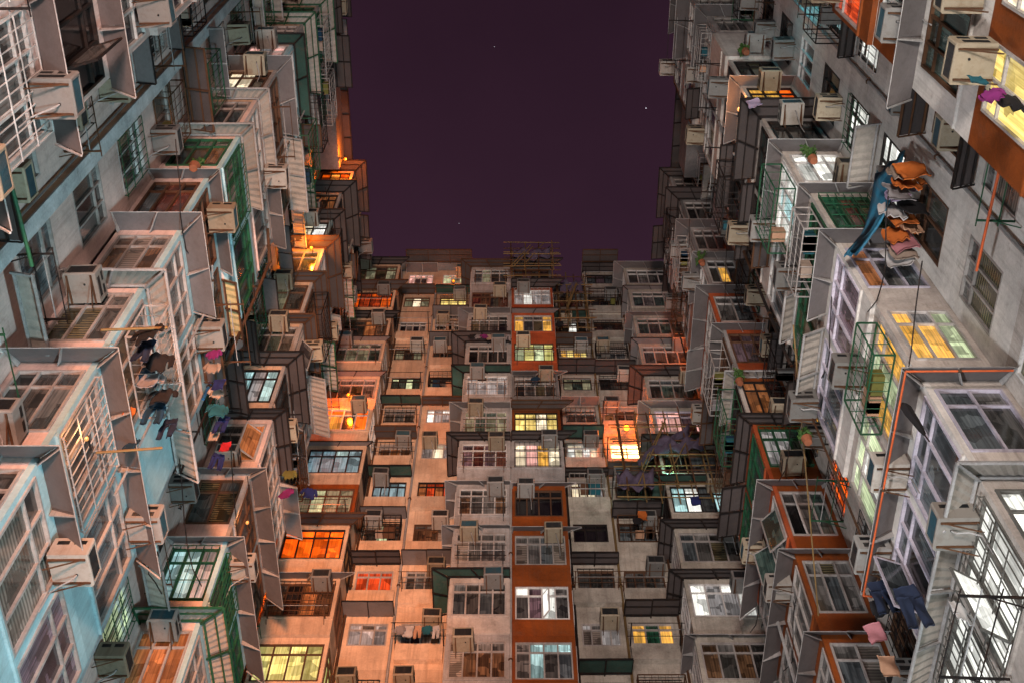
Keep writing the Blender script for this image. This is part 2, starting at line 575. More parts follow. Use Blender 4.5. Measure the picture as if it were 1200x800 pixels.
def awning(blk, col, k, kind, s0, s1, nf, za, D=.6, drop=.55, wrap=False, wrap2=False, side_n0=.03, label=None):
    c = Vector(blk.map((s0 + s1) / 2, nf, za))
    t = thing('awning', c, label or f"{AWD[kind]}, {where(col, k)}", 'awning', 'awnings on the tower fronts')
    smat = {'sheet': 'sheet', 'corr': 'corr', 'cage': 'panel', 'rust': 'panel', 'gcage': 'corr', 'yell': 'yellowed', 'tarp': 'mesh_green', 'slab': 'sheet'}[kind]
    fmat = {'sheet': 'galv', 'corr': 'greypipe', 'cage': 'black', 'rust': 'rust', 'gcage': 'green', 'yell': 'rust', 'tarp': 'black', 'slab': 'black'}[kind]
    ribbed = kind in ('corr', 'gcage', 'yell')
    g = .006
    segs = []
    a_out, b_out = (s0 - D if wrap else s0), (s1 + D if wrap2 else s1)
    n = max(1, round((s1 - s0) / 1.08))
    for i in range(n):
        f0, f1 = i / n, (i + 1) / n
        jit = rng.uniform(-.012, .012)
        segs.append((((s0 + (s1 - s0) * f0, nf + g), (s0 + (s1 - s0) * f1, nf + g)),
                     ((a_out + (b_out - a_out) * f0, nf + D), (a_out + (b_out - a_out) * f1, nf + D)), jit))
    if wrap:
        m = 2 if nf - side_n0 > .9 else 1
        for i in range(m):
            f0, f1 = i / m, (i + 1) / m
            segs.append((((s0 - g, side_n0 + (nf - side_n0) * f0), (s0 - g, side_n0 + (nf - side_n0) * f1)),
                         ((s0 - D, side_n0 + (nf + D - side_n0) * f0), (s0 - D, side_n0 + (nf + D - side_n0) * f1)), rng.uniform(-.012, .012)))
    fr = MB()
    for (i0, i1), (o0, o1), jit in segs:
        p = [blk.map(*i0, za + jit), blk.map(*i1, za + jit), blk.map(*o1, za - drop + jit), blk.map(*o0, za - drop + jit)]
        p = [Vector(q) for q in p]
        cen = sum(p, Vector()) / 4
        up = Vector((0, 0, .014))
        mb = MB()
        if ribbed:
            L = (p[1] - p[0]).length
            r = max(5, int(max(L, (p[2] - p[3]).length) / .1))
            for q in range(r):
                t0, t1 = q / r, (q + 1) / r
                h0 = Vector((0, 0, .03 * (q % 2)))
                h1 = Vector((0, 0, .03 * ((q + 1) % 2)))
                mb.hexa([p[0].lerp(p[1], t0) + h0, p[0].lerp(p[1], t1) + h1, p[3].lerp(p[2], t1) + h1, p[3].lerp(p[2], t0) + h0,
                         p[0].lerp(p[1], t0) + h0 + up * .4, p[0].lerp(p[1], t1) + h1 + up * .4, p[3].lerp(p[2], t1) + h1 + up * .4, p[3].lerp(p[2], t0) + h0 + up * .4])
        else:
            q = [cen + (v - cen) * .992 for v in p]
            mb.hexa(q + [v + up for v in q])
        mb.build('sheet', M[smat], t)
        # supports under the sheets
        dn = Vector((0, 0, -.02))
        if kind == 'sheet':
            al = (p[1] - p[0]).normalized() * .012
            mp = p[0].lerp(p[1], .04), p[3].lerp(p[2], .04)
            b = MB()
            a, o = mp
            b.hexa([a - al + dn * .3, o - al + dn * .3, o - al + dn * 1.6, a - al + dn * 8,
                    a + al + dn * .3, o + al + dn * .3, o + al + dn * 1.6, a + al + dn * 8])
            b.build('bracket', M['galv'], t)
            fr.bar(p[3] + dn * .4, p[2] + dn * .4, .011)
        elif kind == 'slab':
            fr.bar(p[3] + dn, p[2] + dn, .022)
            fr.bar(p[0] + dn * 2, p[3] + dn * 2, .018)
            fr.bar(p[1] + dn * 2, p[2] + dn * 2, .018)
        else:
            R = .034
            fr.bar(p[3] + dn * 1.4, p[2] + dn * 1.4, R)
            fr.bar(p[0].lerp(p[3], .12) + dn * 1.4, p[1].lerp(p[2], .12) + dn * 1.4, R)
            if kind in ('cage', 'rust', 'gcage'):
                fr.bar(p[0].lerp(p[3], .6) + dn * 1.4, p[1].lerp(p[2], .6) + dn * 1.4, R * .7)
            fr.bar(p[0] + dn * 3.2, p[3] + dn * 3.2, R * .9)
    (i0, i1), (o0, o1), _ = segs[n - 1]
    fr.bar(Vector(blk.map(*i1, za - .06)), Vector(blk.map(*o1, za - drop - .06)), .02)
    fr.build('frame', M[fmat], t)
    return t


# ------------------------------------------------------------------ air conditioners
ACM = {}


def ac_meshes(v, gv):
    if (v, gv) in ACM:
        return ACM[(v, gv)]
    I = lambda a, b, c: (a, b, c)
    w, h, d = .33, .44, .66
    cs = MB()
    ch = .025
    # chamfered casing: rings along x
    rings = [(.0, 0), (d - ch, 0), (d, ch)]
    sec = lambda x, i: [(x, -w + i, i), (x, w - i, i), (x, w - i, h - i), (x, -w + i, h - i)]
    for (xa, ia), (xb, ib) in zip(rings, rings[1:]):
        A, Bq = sec(xa, ia), sec(xb, ib)
        for q in range(4):
            r = (q + 1) % 4
            cs.quad([A[q], A[r], Bq[r], Bq[q]][::-1] if False else [A[q], Bq[q], Bq[r], A[r]])
    # rim of the outer face and recess
    o, i_ = sec(d, ch), sec(d, .06)
    b_ = sec(d - .05, .06)
    for q in range(4):
        r = (q + 1) % 4
        cs.quad([o[q], i_[q], i_[r], o[r]])
        cs.quad([i_[q], b_[q], b_[r], i_[r]])
    cs.quad(b_)
    cs.quad(sec(0, 0)[::-1])
    cas = cs.mesh('casing', [M[v]])
    gm = MB()
    for q in range(7):
        z = .075 + q * .045
        gm.hexa([(d - .035, -w + .065, z), (d - .035, w - .065, z), (d - .012, w - .065, z + .012), (d - .012, -w + .065, z + .012),
                 (d - .035, -w + .065, z + .03), (d - .035, w - .065, z + .03), (d - .012, w - .065, z + .034), (d - .012, -w + .065, z + .034)])
    gm.box(I, d - .049, d - .04, -w + .062, w - .062, .062, h - .062)
    gri = gm.mesh('fan_grille', [M[gv]])
    vm = MB()
    vm.box(I, 0, .20, 0, .004, 0, .09)
    for q in range(4):
        vm.box(I, .01, .19, .004, .010, .012 + q * .02, .020 + q * .02)
    ven = vm.mesh('vent', [M['ac_dark']])
    fm = MB()
    for q in range(6):
        fm.box(I, 0, .42, 0, .005, q * .022, q * .022 + .011)
    fin = fm.mesh('side_fin', [M['ac_dark']])
    dm = MB().bar((.42, .08, -.012), (.42, .08, .0), .022, n=8)
    dra = dm.mesh('drain_cap', [M['ac_dark']])
    bm = MB()
    bm.box(I, .0, .62, -.015, .015, -.035, -.006)
    bm.hexa([(.0, -.012, -.26), (.03, -.012, -.26), (.56, -.012, -.03), (.53, -.012, -.03),
             (.0, .012, -.26), (.03, .012, -.26), (.56, .012, -.03), (.53, .012, -.03)])
    bra = bm.mesh('bracket', [M['rust']])
    hm = MB()
    hp = [(.42, .08, -.01), (.38, .1, -.10), (.2, .16, -.16), (.05, .2, -.30), (.03, .21, -.75)]
    for p, q in zip(hp, hp[1:]):
        hm.bar(p, q, .014, n=5)
    hos = hm.mesh('drain_hose', [M['greypipe']])
    ACM[(v, gv)] = (cas, gri, ven, dra, bra, hos, fin)
    return ACM[(v, gv)]


def child(name, me, parent, loc=(0, 0, 0), rot=(0, 0, 0)):
    o = bpy.data.objects.new(name, me)
    COL.objects.link(o)
    o.parent = parent
    o.location = loc
    o.rotation_euler = rot
    return o


ACW = {'ac_white': 'white', 'ac_beige': 'beige', 'ac_grey': 'grey'}


def ac(blk, face, plane, u, z, place, v=None, gv=None, note=''):
    v = v or rng.choice(('ac_white', 'ac_beige', 'ac_grey', 'ac_beige', 'ac_grey'))
    gv = gv or rng.choice(('ac_dark', 'ac_dark', 'ac_teal'))
    P = face_map(blk, face, plane)
    loc = Vector(P(u, .012, z))
    out = Vector(P(u, 1, z)) - Vector(P(u, 0, z))
    grd = ' rust streaked' if rng.random() < .5 else ''
    t = thing('air_conditioner', loc, f"{ACW[v]}{grd} air conditioner {note + ' ' if note else ''}{place}", 'air conditioner', 'air conditioners on the tower walls', math.atan2(out.y, out.x) + rng.uniform(-.03, .03))
    cas, gri, ven, dra, bra, hos, fin = ac_meshes(v, gv)
    child('casing', cas, t)
    child('fan_grille', gri, t)
    child('drain_cap', dra, t)
    if rng.random() < .5:
        child('drain_hose', hos, t)
    child('bracket', bra, t, (0, -.24, 0))
    child('bracket', bra, t, (0, .24, 0))
    if rng.random() < .6:
        child('side_fin', fin, t, (.53, -.331, .06), (0, 0, PI))
        child('side_fin', fin, t, (.11, .331, .06))
    for x in (.08, .36):
        child('vent', ven, t, (x + .2, -.331, .27), (0, 0, PI))
        child('vent', ven, t, (x, .331, .27))
    return t


def cage(blk, face, plane, u0, u1, z0, z1, depth, m, label):
    P = face_map(blk, face, plane)
    t = thing('window_cage', P((u0 + u1) / 2, .02, z0), label, 'window cage', 'iron cages over the windows')
    fr = MB()
    c = [(u, d) for u in (u0, u1) for d in (.02, depth)]
    for u, d in c:
        fr.bar(P(u, d, z0), P(u, d, z1), .022)
    for z in (z0, z1):
        for (ua, da), (ub, db) in ((c[0], c[2]), (c[1], c[3]), (c[0], c[1]), (c[2], c[3])):
            fr.bar(P(ua, da, z), P(ub, db, z), .022)
    fr.build('frame', M[m], t)
    br = MB()
    n = max(4, int((u1 - u0) / .2))
    for i in range(1, n):
        u = u0 + (u1 - u0) * i / n
        br.bar(P(u, depth, z0), P(u, depth, z1), .009, n=3)
        br.bar(P(u, .05, z0), P(u, depth, z0), .009, n=3)
    for j in (.33, .66):
        z = z0 + (z1 - z0) * j
        br.bar(P(u0, depth + .01, z), P(u1, depth + .01, z), .011, n=3)
        for u in (u0, u1):
            br.bar(P(u, .03, z), P(u, depth, z), .011, n=3)
    br.build('bar_grid', M[m], t)
    # boxes and bundles kept inside
    for i in range(rng.randint(1, 3)):
        w, h = rng.uniform(.2, .5), rng.uniform(.15, .45)
        ua = rng.uniform(u0 + .08, u1 - w - .08)
        b = MB().box(P, ua, ua + w, .12, depth - .08, z0 + .04, z0 + .04 + h)
        b.build('stored_box', M[rng.choice(('creamc', 'jean', 'greyc', 'olivec', 'peachc', 'brown', 'teal', 'ac_grey'))], t)
    return t


# ------------------------------------------------------------------ drying racks, laundry, lamps, plants, pipes
RKM = {}


def rack(blk, face, plane, u0, u1, z, place, L=.95, m='rust', rails=3):
    P = face_map(blk, face, plane)
    desc = {'rust': 'rusty iron drying rack', 'black': 'black iron drying rack', 'yellowrod': 'bamboo drying rack', 'green': 'green drying rack'}[m]
    t = thing('drying_rack', P((u0 + u1) / 2, .01, z), f"{desc}, {place}", 'drying rack', 'drying racks under the windows')
    for u in (u0, u1):
        MB().bar(P(u, .01, z), P(u, L, z + .05), .024).bar(P(u, .01, z - .3), P(u, L * .6, z + .02), .014).build('arm', M[m], t)
    for i in range(rails):
        d = L * (.4 + .58 * i / max(1, rails - 1))
        MB().bar(P(u0 - .12, d, z + .06), P(u1 + .12, d, z + .06), .013).build('rail', M['greypipe'] if i % 2 else M[m], t)
    return t


def strip(mb, pts, thick, seed, folds=3.0, seg=14, mi=0):
    """a soft strip of cloth: pts = [(centre, z, width)], lofted flattened tube; local x = width, y = depth, z = down"""
    r = random.Random(seed)
    ph = r.uniform(0, 6)
    k0 = len(mb.v)
    fine = []
    for (a, b) in zip(pts, pts[1:]):
        for q in range(3):
            fine.append(tuple(u + (v - u) * q / 3 for u, v in zip(a, b)))
    fine.append(pts[-1])
    sway = r.uniform(-.05, .05)
    for q, (cx, z, w) in enumerate(fine):
        w *= 1 + .05 * math.sin(z * 11 + ph) + r.uniform(-.02, .02)
        cx += sway * math.sin(z * 2.2)
        for i in range(seg):
            t = 2 * PI * i / seg
            x = math.cos(t) * w / 2
            amp = min(1, .35 - z * 1.2)
            fold = math.sin(x * folds * 11 + ph) * .030 * amp + math.sin(z * 7 + ph * 2 + x * 6) * .028 + math.sin(x * 31 + z * 9 + ph) * .010
            mb.v.append(Vector((cx + x, math.sin(t) * thick * (.6 + .4 * math.cos(t * 2)) + fold, z + .02 * math.sin(x * 13 + ph) * (q > 0))))
    n = len(fine)
    for q in range(n - 1):
        for i in range(seg):
            j = (i + 1) % seg
            a = k0 + q * seg
            mb.f.append((a + i, a + j, a + seg + j, a + seg + i))
            mb.m.append(mi)
    mb.f.append(tuple(k0 + i for i in range(seg)))
    mb.f.append(tuple(k0 + (n - 1) * seg + i for i in range(seg))[::-1])
    mb.m += [mi, mi]


def garment(kind, loc, ang, m, label, s=1.0, tilt=0.0, cat=None):
    mb = MB()
    sd = rng.randint(0, 9999)
    if kind == 'trousers':
        strip(mb, [(0, 0, .40), (0, -.08, .41), (0, -.2, .43), (0, -.32, .46)], .05, sd)
        for sg in (-1, 1):
            strip(mb, [(sg * .11, -.27, .24), (sg * .125, -.5, .215), (sg * .14, -.75, .195), (sg * .155, -1.02, .175)], .045, sd + sg)
    elif kind == 'shirt':
        strip(mb, [(0, 0, .20), (0, -.03, .38), (0, -.12, .46), (0, -.35, .45), (0, -.58, .47), (0, -.68, .48)], .05, sd)
        for sg in (-1, 1):
            q = rng.uniform(.25, 1.0)
            strip(mb, [(sg * .18, -.03, .16), (sg * (.20 + .08 * q), -.17, .16), (sg * (.21 + .12 * q), -.33, .15), (sg * (.21 + .14 * q), -.52 + .05 * q, .13)], .04, sd + sg)
    else:
        strip(mb, [(0, 0, .56), (0, -.2, .58), (0.01, -.45, .57), (-.01, -.7, .59), (0, -.9, .58)], .035, sd, 5, 14)
    for v in mb.v:
        v *= s * .68
    R = Matrix.Rotation(ang, 3, 'Z') @ Matrix.Rotation(tilt, 3, 'Y')
    me = mb.mesh(kind, [M[m]], smooth=True)
    o = put('hanging_' + kind, me, None, loc)
    o.rotation_euler = R.to_euler()
    return tag(o, label, cat or kind, 'laundry hung out to dry')


def lamp(loc, power, color, label, size=.07, emit=2.2, out=Vector((0, -1, 0))):
    t = thing('wall_lamp', loc, label, 'lamp', 'lamps burning outdoors')
    m, n, l, b = _nt('bulb_' + label[:12].replace(' ', '_'))
    b.inputs['Emission Color'].default_value = (*color, 1)
    b.inputs['Base Color'].default_value = (.01, .008, .006, 1)
    b.inputs['Emission Strength'].default_value = emit
    mb = MB()
    for i in range(5):
        for j in range(8):
            t0, t1 = PI * i / 5, PI * (i + 1) / 5
            p0, p1 = 2 * PI * j / 8, 2 * PI * (j + 1) / 8
            f = lambda a, p: Vector((math.sin(a) * math.cos(p), math.sin(a) * math.sin(p), math.cos(a) * 1.25)) * size
            mb.quad([f(t0, p0), f(t1, p0), f(t1, p1), f(t0, p1)])
    child('bulb', mb.mesh('bulb', [m], smooth=True), t)
    h = MB().bar((0, 0, size * 1.15), (0, 0, size * 2.2), size * .5, n=8).bar((0, 0, size * 2), tuple(-out * .3 + Vector((0, 0, size * 2))), .018)
    child('holder', h.mesh('holder', [M['black']]), t)
    d = bpy.data.lights.new('bulb_light', 'POINT')
    d.energy = power * 3.2
    d.color = color
    d.shadow_soft_size = size * 1.4
    o = child('bulb_light', d, t, tuple(out * (size * 2.2)))
    return t


def plant(loc, label, h=.5, n=34, seed=1, spread=.3):
    t = thing('potted_plant', loc, label, 'plant', 'plants on the ledges')
    mb = MB()
    for i in range(10):
        a, b = 2 * PI * i / 10, 2 * PI * (i + 1) / 10
        c = lambda q, r, z: (math.cos(q) * r, math.sin(q) * r, z)
        mb.quad([c(a, .10, 0), c(b, .10, 0), c(b, .14, .2), c(a, .14, .2)])
    mb.quad([(math.cos(2 * PI * i / 10) * .10, math.sin(2 * PI * i / 10) * .10, 0) for i in range(10)][::-1])
    mb.quad([(math.cos(2 * PI * i / 10) * .13, math.sin(2 * PI * i / 10) * .13, .18) for i in range(10)])
    child('pot', mb.mesh('pot', [M['pot']]), t)
    r = random.Random(seed)
    lf = MB()
    stems = [Vector((r.uniform(-1, 1) * spread * .6, r.uniform(-1, 1) * spread * .6, h * r.uniform(.5, 1.1))) for _ in range(7)]
    for sv in stems:
        lf.bar((0, 0, .15), Vector((0, 0, .2)) + sv, .008, n=3)
    for i in range(n * 3):
        sv = r.choice(stems)
        p = Vector((0, 0, .2)) + sv * r.uniform(.3, 1.05) + Vector((r.uniform(-.05, .05), r.uniform(-.05, .05), r.uniform(-.05, .05)))
        az, el = r.uniform(0, 2 * PI), r.uniform(-.6, 1.0)
        d = Vector((math.cos(az) * math.cos(el), math.sin(az) * math.cos(el), math.sin(el)))
        L = r.uniform(.07, .16)
        s = d.cross(Vector((0, 0, 1))).normalized() * L * .3
        k = len(lf.v)
        lf.v += [p, p + d * L * .5 + s, p + d * L + Vector((0, 0, -.3 * L)), p + d * L * .5 - s]
        lf.f.append((k, k + 1, k + 2, k + 3))
        lf.m.append(0)
    child('foliage', lf.mesh('foliage', [M['leaf']]), t)
    return t


def pipe(pts, r, m, label, cat='pipe', clips=True):
    t = thing('wall_pipe', pts[0], label, cat, 'pipes and cables on the towers')
    mb = MB()
    for a, b in zip(pts, pts[1:]):
        mb.bar(a, b, r, n=6)
    mb.build('pipe_run', M[m], t)
    if clips:
        for a, b in zip(pts, pts[1:]):
            a, b = Vector(a), Vector(b)
            q = max(1, int((b - a).length / 5))
            for i in range(q):
                c = a.lerp(b, (i + .5) / q)
                d = (b - a).normalized() * .03
                MB().bar(c - d, c + d, r * 1.5, n=6).build('pipe_clip', M['rust'], t)
    return t

# ------------------------------------------------------------------ the three apartment blocks
MB().box(lambda a, b, c: (a, b, c), -60, 60, -60, 90, -1.9, -1.6).build('ground', M['ground'])['kind'] = 'structure'

BL.root = thing('apartment_block', (-9.1, 14, -1.6), 'tall left apartment block with pink grey bays and cluttered recesses', 'building', 'apartment blocks round the courtyard')
BR.root = thing('apartment_block', (9.1, 14, -1.6), 'tall right apartment block with beige bays and some orange trim', 'building', 'apartment blocks round the courtyard')
BB.root = thing('apartment_block', (0, 28.5, -1.6), 'rear apartment block closing the courtyard under the purple sky', 'building', 'apartment blocks round the courtyard')

ZT = lambda k: 15.35 + 3.1 * k
ZB = lambda j: 28.7 + 2.8 * j
NB = 1.5
TOPK = 12


NBS = {}


def bay_cell(blk, col, k, s0, s1, zt, spec, H=2.0, lo=2.75, hi=.35, sides='S', ncols=2):
    """one storey of an enclosed balcony column: walls, windows on the near side and the front"""
    bs, bf = spec.get('bs', 'pink'), spec.get('bf', 'cyan')
    NB = 1.5 + (rng.choice((0, .1, .2, -.08, .05)) if k > 2 or blk is BB else 0)
    s0 += rng.choice((0, -.12, .08, -.05)) if k > 2 and blk is not BB else 0
    NBS[(col, k)] = (NB, s0)
    z0, z1 = zt - H, zt
    a, b = zt - lo + .001, zt + hi
    mb = MB()
    PF, PS, PE = face_map(blk, 'F', NB), face_map(blk, 'S', s0), face_map(blk, 'E', s1)
    mid = (s0 + s1) / 2
    fw = spec.get('f', 'dark|grey').split('|')
    if len(fw) == 1 and ncols == 2:
        fw = fw * 2
    holes = []
    if ncols == 2:
        spans = [(s0 + .12, mid - .12), (mid + .12 + spec.get('in0', 0), s1 - .12 - spec.get('in1', 0))]
    else:
        spans = [(s0 + .13, s1 - .13)]
    for (u0, u1), g in zip(spans, fw):
        if g != 'wall':
            holes.append((u0, u1, z0, z1))
    wall_with_opening(mb, PF, s0, s1, a, b, holes, -.12, 0, 1)
    sideholes = [(.14, NB - .13, z0, z1)] if spec.get('s') and 'S' in sides else []
    wall_with_opening(mb, PS, .0, NB - .121, a, b, sideholes, -.12, -.001, 0)
    eh = [(.14, NB - .13, z0, z1)] if 'E' in sides else []
    wall_with_opening(mb, PE, .0, NB - .121, a, b, eh, -.12, -.001, 0)
    mb.box(blk.map, s0 + .121, s1 - .121, 0, NB - .121, a, a + .12, 0)
    # small wear: sill ledge and conduit stubs give the spandrel an edge
    mb.box(blk.map, s0 + .02, s1 - .02, NB + .001, NB + .05, z0 - .09, z0 - .03, 1)
    mb.build('balcony_wall', [M[bs], M[bf]], blk.root)
    fr = spec.get('fr', 'alu')
    op = spec.get('op', ())
    for i, ((u0, u1), g) in enumerate(zip(spans, fw)):
        if g != 'wall':
            w = u1 - u0
            window(blk, 'F', NB, u0, u1, z0, z1, spec.get('fc', 3 if ncols == 2 else max(3, round(w / .52))), g, fr,
                   opened=[q for q in op if q < 4] if i == 0 else [q - 4 for q in op if q >= 4], grille=spec.get('gf') if i == 0 or spec.get('gall') else None)
    if sideholes:
        window(blk, 'S', s0, .14, NB - .13, z0, z1, spec.get('sc', 3), spec['s'], fr, opened=spec.get('os', ()), grille=spec.get('gs'))
    if eh:
        window(blk, 'E', s1, .14, NB - .13, z0, z1, 2, spec.get('e', 'dark'), fr)
    aw = spec.get('aw')
    if aw:
        DD = dict(sheet=(.62, .55), corr=(.62, .42), cage=(.72, .22), rust=(.72, .22), gcage=(.70, .26), yell=(.5, .3), tarp=(.66, .3), slab=(.4, .1))
        D, dr = DD[aw]
        if blk is BB:
            awning(blk, col, k, aw, s0, s1, NB, zt + hi - .02, D * .8 * rng.uniform(.8, 1.2), dr * .6, wrap=('S' in sides), wrap2=('E' in sides))
        elif k < 3 or 'as' in spec:
            f0, f1 = spec.get('as', (0, 1))
            L = s1 - s0
            awning(blk, col, k, aw, s0 + L * f0, s0 + L * f1 + (.2 if f1 == 1 else 0), NB, zt + hi - .02, D, dr, wrap=(f0 == 0))
        else:
            # two flats share the storey, each with an awning of its own
            cut = mid + rng.uniform(-.5, .4)
            awning(blk, col, k, aw, s0, cut - .04, NB, zt + hi - .02, D * rng.uniform(.65, 1.0), dr * rng.uniform(.5, .9), wrap=True,
                   label=f"{AWD[aw]} wrapping the near end, {where(col, k)}")
            q = rng.random()
            if q < .78:
                k2 = aw if q < .2 else rng.choice(('cage', 'rust', 'yell', 'gcage', 'corr', 'sheet', 'slab') if blk is BL else ('sheet', 'corr', 'cage', 'rust', 'sheet', 'slab'))
                D2, d2 = DD[k2]
                e1 = s1 + rng.choice((.2, .1, -.3, -.9))
                awning(blk, col, k, k2, cut + .04 + rng.choice((0, .25)), e1, NB, zt + hi - .02 - rng.choice((0, .12, .2)), D2 * rng.uniform(.55, 1.1), d2 * rng.uniform(.4, .9),
                       label=f"{AWD[k2]} along the far half, {where(col, k)}")


def recess_cell(blk, col, k, s0, s1, zt, wins, mat, H=1.75, lo=2.75, hi=.35, fr='alu', hood=None):
    """one storey of recessed wall with its windows: (u0, u1, glass, cols, grille)"""
    mb = MB()
    P = face_map(blk, 'F', 0)
    holes = [(w[0], w[1], zt - H, zt) for w in wins if w]
    wall_with_opening(mb, P, s0, s1, zt - lo + .001, zt + hi, holes, -.14, 0, 0)
    mb.build('wall', M[mat], blk.root)
    for w in wins:
        if w:
            window(blk, 'F', -.03, w[0], w[1], zt - H, zt, w[3], w[2], fr, grille=w[4])


def rnd_glass(lit=.0):
    return rng.choice(('dark', 'dark', 'grey', 'grey', 'slate', 'olive', 'teal', 'black', 'brown', 'cream'))


def rnd_spec(blk):
    L = blk is BL
    g = rnd_glass()
    g2 = rnd_glass()
    g3 = rnd_glass()
    return dict(s=g + ',' + rng.choice((g, 'dark', 'grey')), f=g2 + '|' + g3, fr=rng.choice(('alu', 'alu', 'wframe', 'brown')),
                aw=rng.choice(('cage', 'cage', 'sheet', 'rust', 'corr', 'gcage')) if L else rng.choice(('sheet', 'sheet', 'cage', 'corr', 'rust')),
                bs=rng.choice(('pink', 'salmon', 'pink')) if L else rng.choice(('beige', 'grey', 'beige', 'white')),
                bf=rng.choice(('cyan', 'grey', 'pink')) if L else rng.choice(('beige', 'grey', 'white')))


S = {}
S['LA'] = {-1: dict(f='grey|grey', fr='wframe', aw='sheet', bf='pink'),
           0: dict(f='dark|grey', fr='alu', aw='sheet', bf='pink'), 1: dict(f='grey|grey', fr='wframe', aw='sheet', bf='pink', gf='wframe', gall=1),
           2: dict(f='grey|black', fr='black', aw='sheet', bf='pink', op=(5,)), 3: dict(f='teal|grey', fr='wframe', aw='sheet', bf='pink'),
           4: dict(f='grey|dark', fr='alu', aw='sheet', bf='pink')}
S['LB'] = {-1: dict(s='dark', f='grey|grey', aw=None),
           0: dict(s='dark,grey', f='cream|purple', fr='alu', aw='sheet', bf='cyan', **{'as': (0, .45)}),
           1: dict(s='dark,dark,slate', f='grey|slate', fr='alu', aw='sheet', bf='cyan', gf='galv'),
           2: dict(s='olive,olive,grey', f='brown|wall', fr='alu', aw='corr', bf='cyan'),
           3: dict(s='brown,cream,brown', f='grey|brown', fr='alu', aw='sheet', bf='cyan'),
           4: dict(s='slate,maroon,black', f='black|dark', fr='brown', aw='sheet', bf='cyan'),
           5: dict(s='brown', f='grey|teal', fr='green', aw='corr', bf='cyan', gf='green', bs='pink'),
           6: dict(s='black', f='dark|grey', fr='alu', aw='corr', bf='pink', bs='salmon'),
           7: dict(s='wwarm,wwarm,dark', f='dark|teal', fr='brown', aw='sheet', bf='grey', bs='salmon'),
           8: dict(s='pink,dimw', f='slate|dark', fr='wframe', aw='tarp', bf='cyan', bs='pink'),
           9: dict(s='dark', f='teal|dark', fr='alu', aw='gcage', bs='salmon', bf='grey'),
           10: dict(s='brown', f='dark|teal', fr='green', aw='gcage', bs='salmon', bf='grey'),
           11: dict(s='teal', f='dark|dark', fr='black', aw='cage', bs='pink', bf='grey'),
           12: dict(s='dark', f='dark|dark', fr='black', aw='cage', bs='pink', bf='grey')}
S['LC'] = {1: dict(s='dark', f='grey', aw='sheet'),
           2: dict(s='ember,ember,ember', f='grey|grey', fr='alu', aw='gcage', bs='pink', bf='cyan', sc=3),
           3: dict(s='cyan,cyan,dimw', f='teal|slate', fr='green', aw='sheet', bs='pink', bf='cyan', gs='green', gf='green'),
           4: dict(s='dark,olive', f='grey|dark', fr='brown', aw='sheet', bs='pink', bf='grey', sc=2),
           5: dict(s='dark,ember', f='grey|teal', fr='alu', aw='cage', bs='pink', bf='pink', sc=2, os=(1,)),
           6: dict(s='cyan,dimw,cyan', f='dark|slate', fr='black', aw='cage', bs='salmon', bf='grey', sc=3),
           7: dict(s='dark,teal,grey', f='grey|dark', fr='alu', aw='rust', bs='salmon', bf='grey', op=(0,)),
           8: dict(s='glowt,dark', f='brown|dark', fr='brown', aw='rust', bs='salmon', bf='grey', sc=2),
           9: dict(s='dark,teal', f='grey|dark', fr='alu', aw='rust', bs='salmon', bf='pink', sc=2),
           10: dict(s='wwarm,white', f='dark|grey', fr='black', aw='cage', bs='pink', bf='cyan', sc=2),
           11: dict(s='ember,brown', f='dark|teal', fr='black', aw='cage', bs='salmon', bf='grey'),
           12: dict(s='orange,amber', f='amber|dark', fr='black', aw='cage', bs='salmon', bf='salmon')}
O = dict(bs='beige', bf='orange')
S['RA'] = {-1: dict(f='grey|grey', aw='sheet', bf='orange', bs='orange'),
           0: dict(f='grey|yellow', fr='alu', aw=None, in0=.3, in1=.5, **O), 1: dict(f='wwarm|yellow', fr='alu', aw=None, in0=.35, in1=.55, fc=2, **O),
           2: dict(f='grey|teal', fr='rust', aw='sheet', in0=.2, in1=.4, bs='beige', bf='white'), 3: dict(f='green|green,teal', fr='wframe', aw=None, in1=.5, **O),
           4: dict(f='red|red', fr='alu', aw=None, **O), 5: dict(f='dark|cyan', fr='alu', aw='sheet', **O)}
S['RB'] = {-1: dict(s='grey', f='grey|cream', fr='green', aw='gcage', bs='white', bf='white'),
           0: dict(s='white,dimw,white', f='white,white,pgreen|white', fr='dframe', aw='corr', bs='beige', bf='beige', op=(1,), gf='dframe', gall=1),
           1: dict(s='grey,slate', f='slate|slate', fr='lilac', aw='sheet', bs='beige', bf='white', sc=2, op=(5,)),
           2: dict(s='pgreen,dimw,amber', f='amber,pgreen|pgreen,white', fr='alu', aw=None, bs='beige', bf='beige'),
           3: dict(s='slate,grey,ember', f='purple|slate', fr='lilac', aw='sheet', bs='beige', bf='white'),
           4: dict(s='olive,maroon,green', f='dark|brown', fr='green', aw='sheet', bs='beige', bf='beige', gs='green'),
           5: dict(s='white,white,white', f='white,cyan|dark', fr='wframe', aw='sheet', bs='beige', bf='beige'),
           6: dict(s='dark', f='teal|dark', fr='black', aw='cage', bs='grey', bf='beige'),
           7: dict(s='orange,amber,amber', f='ember|dark', fr='black', aw='sheet', bs='beige', bf='beige'),
           8: dict(s='dark,olive', f='grey|dark', fr='black', aw=None, bs='white', bf='beige'),
           9: dict(s=None, f='wall|dark', fr='alu', aw=None, bs='white', bf='beige'),
           10: dict(s='grey', f='dark|dark', fr='alu', aw='sheet', bs='grey', bf='grey'),
           11: dict(s='dark', f='dark|dark', fr='alu', aw='sheet', bs='beige', bf='grey'),
           12: dict(s='dark', f='dark|dark', fr='alu', aw='sheet', bs='grey', bf='grey')}
